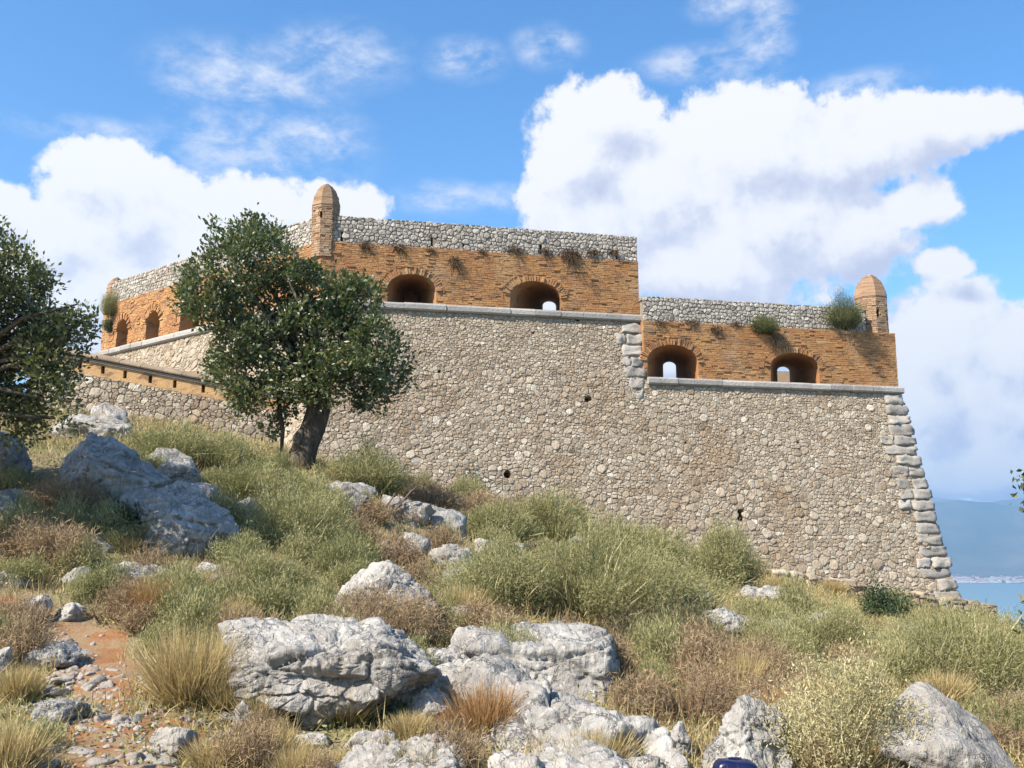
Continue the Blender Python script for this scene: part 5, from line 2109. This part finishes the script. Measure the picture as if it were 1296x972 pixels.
# ------------------------------------------------------------------ small things
# dark blue bag at the bottom edge
bp = ground_hit(932, 1010)
sb = bp.y / F_PX
rs_b = 60 * sb / 2
zt = EYE + ray(932, 961).z * bp.y
bag = empty('bag', bp, label='dark blue shiny bag standing at the bottom edge before the upright pale boulder', category='bag')
bm = bmesh.new()
bmesh.ops.create_cube(bm, size=2)
bmesh.ops.subdivide_edges(bm, edges=bm.edges[:], cuts=7, use_grid_fill=True)
co = np.array([v.co[:] for v in bm.verts])
co = co * (np.abs(co).max(1) / ((np.abs(co) ** 5).sum(1) ** .2))[:, None]
hb = (zt - bp.z) / 2
w = co * np.array([52 * sb / 2, .11, hb])
w[:, 0] *= 1 - .06 * co[:, 2]
w = w + np.stack([vnoise(w * 14 + k * 7) for k in range(3)], 1) * .010
w[:, 2] += hb
w += np.array(bp)
for v, q in zip(bm.verts, w):
    v.co = q
me = bpy.data.meshes.new('bag_body')
bm.to_mesh(me)
bm.free()
me.materials.append(M['navy'])
me.polygons.foreach_set('use_smooth', np.ones(len(me.polygons), bool))
link('bag_body', me, bag)
st = MB()
st.tube([bp + Vector((52 * sb / 2 * math.cos(a) * .99, -.11 * math.sin(a) * 1.0, hb * 1.55)) for a in [math.pi * k / 10 for k in range(11)]], [.006] * 11, 6)
link('zip_seam', st.mesh('zip_seam', M['navy'], True), bag)
st = MB()
st.tube([bp + Vector((-.05, 0, hb * 1.96)), bp + Vector((-.04, .01, hb * 2.03)), bp + Vector((.03, .01, hb * 2.03)), bp + Vector((.045, 0, hb * 1.96))], [.008] * 4, 6)
link('carry_loop', st.mesh('carry_loop', M['navy'], True), bag)

# crumpled paper on the grass slope
g = ground_hit(283, 584)
p, f = rock_mesh((.26, .2, .16), 501, 3, npl=10, rough=1.6, round_=20)
_q = at(283, 579, g.y - .3)
p[:, 2] += _q.z - g.z
p[:, 1] -= .3
link('paper_scrap', mesh_from('paper_scrap', p, f, M['white_paper']), None, g, label='crumpled white paper caught on the green slope left of the trunk', category='litter')

# dead twigs
for (lab, segs, mat, r, yy) in [
    ('bare dark twigs sticking up from the rock shelf', [((497, 650), (520, 622), (528, 616)), ((500, 655), (484, 636)), ((508, 640), (504, 625)), ((478, 655), (497, 630), (500, 624))], 'twig', .022, 660),
    ('pale forked dead branch in front of the shadowed boulder', [((266, 706), (266, 680), (262, 664)), ((266, 684), (276, 670)), ((265, 692), (257, 678)), ((276, 672), (281, 662))], 'pale_twig', .016, 708),
    ('bleached stick lying on the dry bank', [((345, 712), (362, 724)), ], 'pale_twig', .018, 722),
    ('bleached sticks leaning on the hollowed boulder', [((283, 770), (302, 786)), ((252, 764), (254, 790)), ((262, 770), (260, 792))], 'pale_twig', .01, 800)]:
    g = ground_hit(segs[0][0][0], yy)
    tw = MB()
    for s in segs:
        pp = [at(a, b, g.y + .05 * i) for i, (a, b) in enumerate(s)]
        if len(pp) == 2:
            pp = [pp[0], pp[0].lerp(pp[1], .5) + Vector((0, .02, .015)), pp[1]]
        tw.tube(pp, [r, r * .8, r * .4], 6)
    o = link('dead_branch', tw.mesh('dead_branch', M[mat], True), None, None, label=lab, category='branch')
# ------------------------------------------------------------------ sea, far shore, air
SEA_Z = -200.0
m, T, out = material('sea_water')
P = pos(T)
n = T.noise(P, .02, 6.0, .6)
b = T.n('ShaderNodeBsdfPrincipled', ins={'Base Color': (.11, .21, .23, 1), 'Roughness': .3})
bn = T.n('ShaderNodeBump', ins={'Height': n, 'Strength': .5, 'Distance': 4.0})
T.t.links.new(bn.outputs[0], b.inputs['Normal'])
T.t.links.new(b.outputs[0], out.inputs['Surface'])
xs = np.linspace(-15000, 15000, 31)
ys = np.linspace(-2500, 17500, 21)
X, Y = np.meshgrid(xs, ys)
I = (np.arange(20)[:, None] * 31 + np.arange(30)[None, :]).ravel()
link('sea', mesh_from('sea', np.stack([X.ravel(), Y.ravel(), np.full(X.size, SEA_Z)], 1), np.stack([I, I + 1, I + 32, I + 31], 1), m, True), kind='structure')

m, T, out = material('far_hills')
P = pos(T)
n = T.noise(P, .0012, 7.0, .65)
col = T.ramp(n, [(.35, (.05, .07, .03)), (.55, (.11, .11, .06)), (.7, (.22, .19, .13))])
finish(T, out, col, 1.0)
xs = np.linspace(-14800, 14800, 297)
ys = np.linspace(6300, 17300, 111)
X, Y = np.meshgrid(xs, ys)
x, y = X.ravel(), Y.ravel()
shore = 6750 + 250 * vnoise(np.stack([x / 1500, x * 0, x * 0 + 3], 1))
t = np.clip((y - shore) / 4200, 0, 1)
ridge = 470 + 150 * vnoise(np.stack([x / 3800 + 5.37, x * 0, x * 0], 1)) + 70 * vnoise(np.stack([x / 1200, y / 2500, x * 0 + 2], 1))
front = np.exp(-((x - 4000 - 900) / 1500) ** 2 - ((y - 10200) / 1100) ** 2) * 170
prof = np.clip((y - shore - 1900) / 3400, 0, 1)
prof = prof * prof * (3 - 2 * prof)
q = np.stack([x / 900, y / 900, x * 0], 1)
z = SEA_Z + np.clip((y - shore) / 60, -6, 1) * 3 + np.clip((y - shore) / 1900, 0, 1) * 8 + prof * (ridge + 205) + front + prof * 90 * fbm(q, 5, .5, True) * np.clip(prof * 1.2, 0, 1) - 40 * prof
z = np.where(y > 14000, z - (y - 14000) * .05, z)
z = np.where(y < shore - 150, SEA_Z - 4, z)
I = (np.arange(110)[:, None] * 297 + np.arange(296)[None, :]).ravel()
HILL_TOP = float(z.max())
link('hills', mesh_from('hills', np.stack([x, y, np.maximum(z, SEA_Z - 4.5)], 1), np.stack([I, I + 1, I + 298, I + 297], 1), m, True), kind='structure')

M['town'] = plain('pale_render', (.62, .60, .56), .8, .2)
M['town_roof'] = plain('roof_tile', (.35, .17, .1), .9, .1)
rnd = random.Random(90)


def house(mb, roof, x, y, z, w, d, h, gable):
    mb.box(Vector((x, y, z)), Vector((w, 0, 0)), Vector((0, d, 0)), Vector((0, 0, h)))
    if gable:
        a = [Vector((x - .5, y - .5, z + h)), Vector((x + w + .5, y - .5, z + h)), Vector((x + w + .5, y + d + .5, z + h)), Vector((x - .5, y + d + .5, z + h)), Vector((x, y + d / 2, z + h + 3)), Vector((x + w, y + d / 2, z + h + 3))]
        roof.add(a, [(0, 1, 5, 4), (2, 3, 4, 5), (1, 2, 5), (3, 0, 4), (0, 3, 2, 1)])
    else:
        roof.box(Vector((x - .4, y - .4, z + h + .02)), Vector((w + .8, 0, 0)), Vector((0, d + .8, 0)), Vector((0, 0, .8)))


bank, broof = MB(), MB()
for k in range(420):
    y = 6900 + 1900 * rnd.random() ** 1.4
    x = y * rnd.uniform(.40, .56)
    w = rnd.uniform(10, 34)
    house(bank, broof, x, y, SEA_Z + 2.5 + (y - 6750) / 1900 * 8, w, rnd.uniform(10, 20), rnd.uniform(5, 15), rnd.random() < .5)
o = link('far_town', recalc(bank.mesh('far_town', M['town'])), kind='stuff')
link('roofs', recalc(broof.mesh('roofs', M['town_roof'])), o)
for (px, w, h, lab) in [(1222, 170, 13, 'long white shed on the far shore, widest of the waterside buildings'), (1246, 90, 11, 'white waterside building right of the long shed across the bay'),
                        (1262, 60, 14, 'pale block right of the waterside sheds across the bay')]:
    y = 6960.0
    x = at(px, 733, y).x
    e = empty('far_building', Vector((x, y, SEA_Z + 3)), label=lab, category='building')
    a, c = MB(), MB()
    house(a, c, x - w / 2, y, SEA_Z + 3, w, 30, h, False)
    link('wall', recalc(a.mesh('wall', M['town'])), e)
    link('roof', recalc(c.mesh('roof', M['town'])), e)

# air between here and the far hills
m, T, out = material('haze_air')
v = T.n('ShaderNodeVolumePrincipled', ins={'Color': (.36, .64, 1.0, 1), 'Density': 1.15e-4, 'Anisotropy': 0.2})
T.t.links.new(v.outputs[0], out.inputs['Volume'])
hb_ = MB()
HAZE_TOP = HILL_TOP + 15.0                                # just above the highest ridge
hb_.box(Vector((-15100, -2600, -207)), Vector((30200, 0, 0)), Vector((0, 20200, 0)), Vector((0, 0, HAZE_TOP + 207)))
link('haze', recalc(hb_.mesh('haze', m)), kind='stuff')
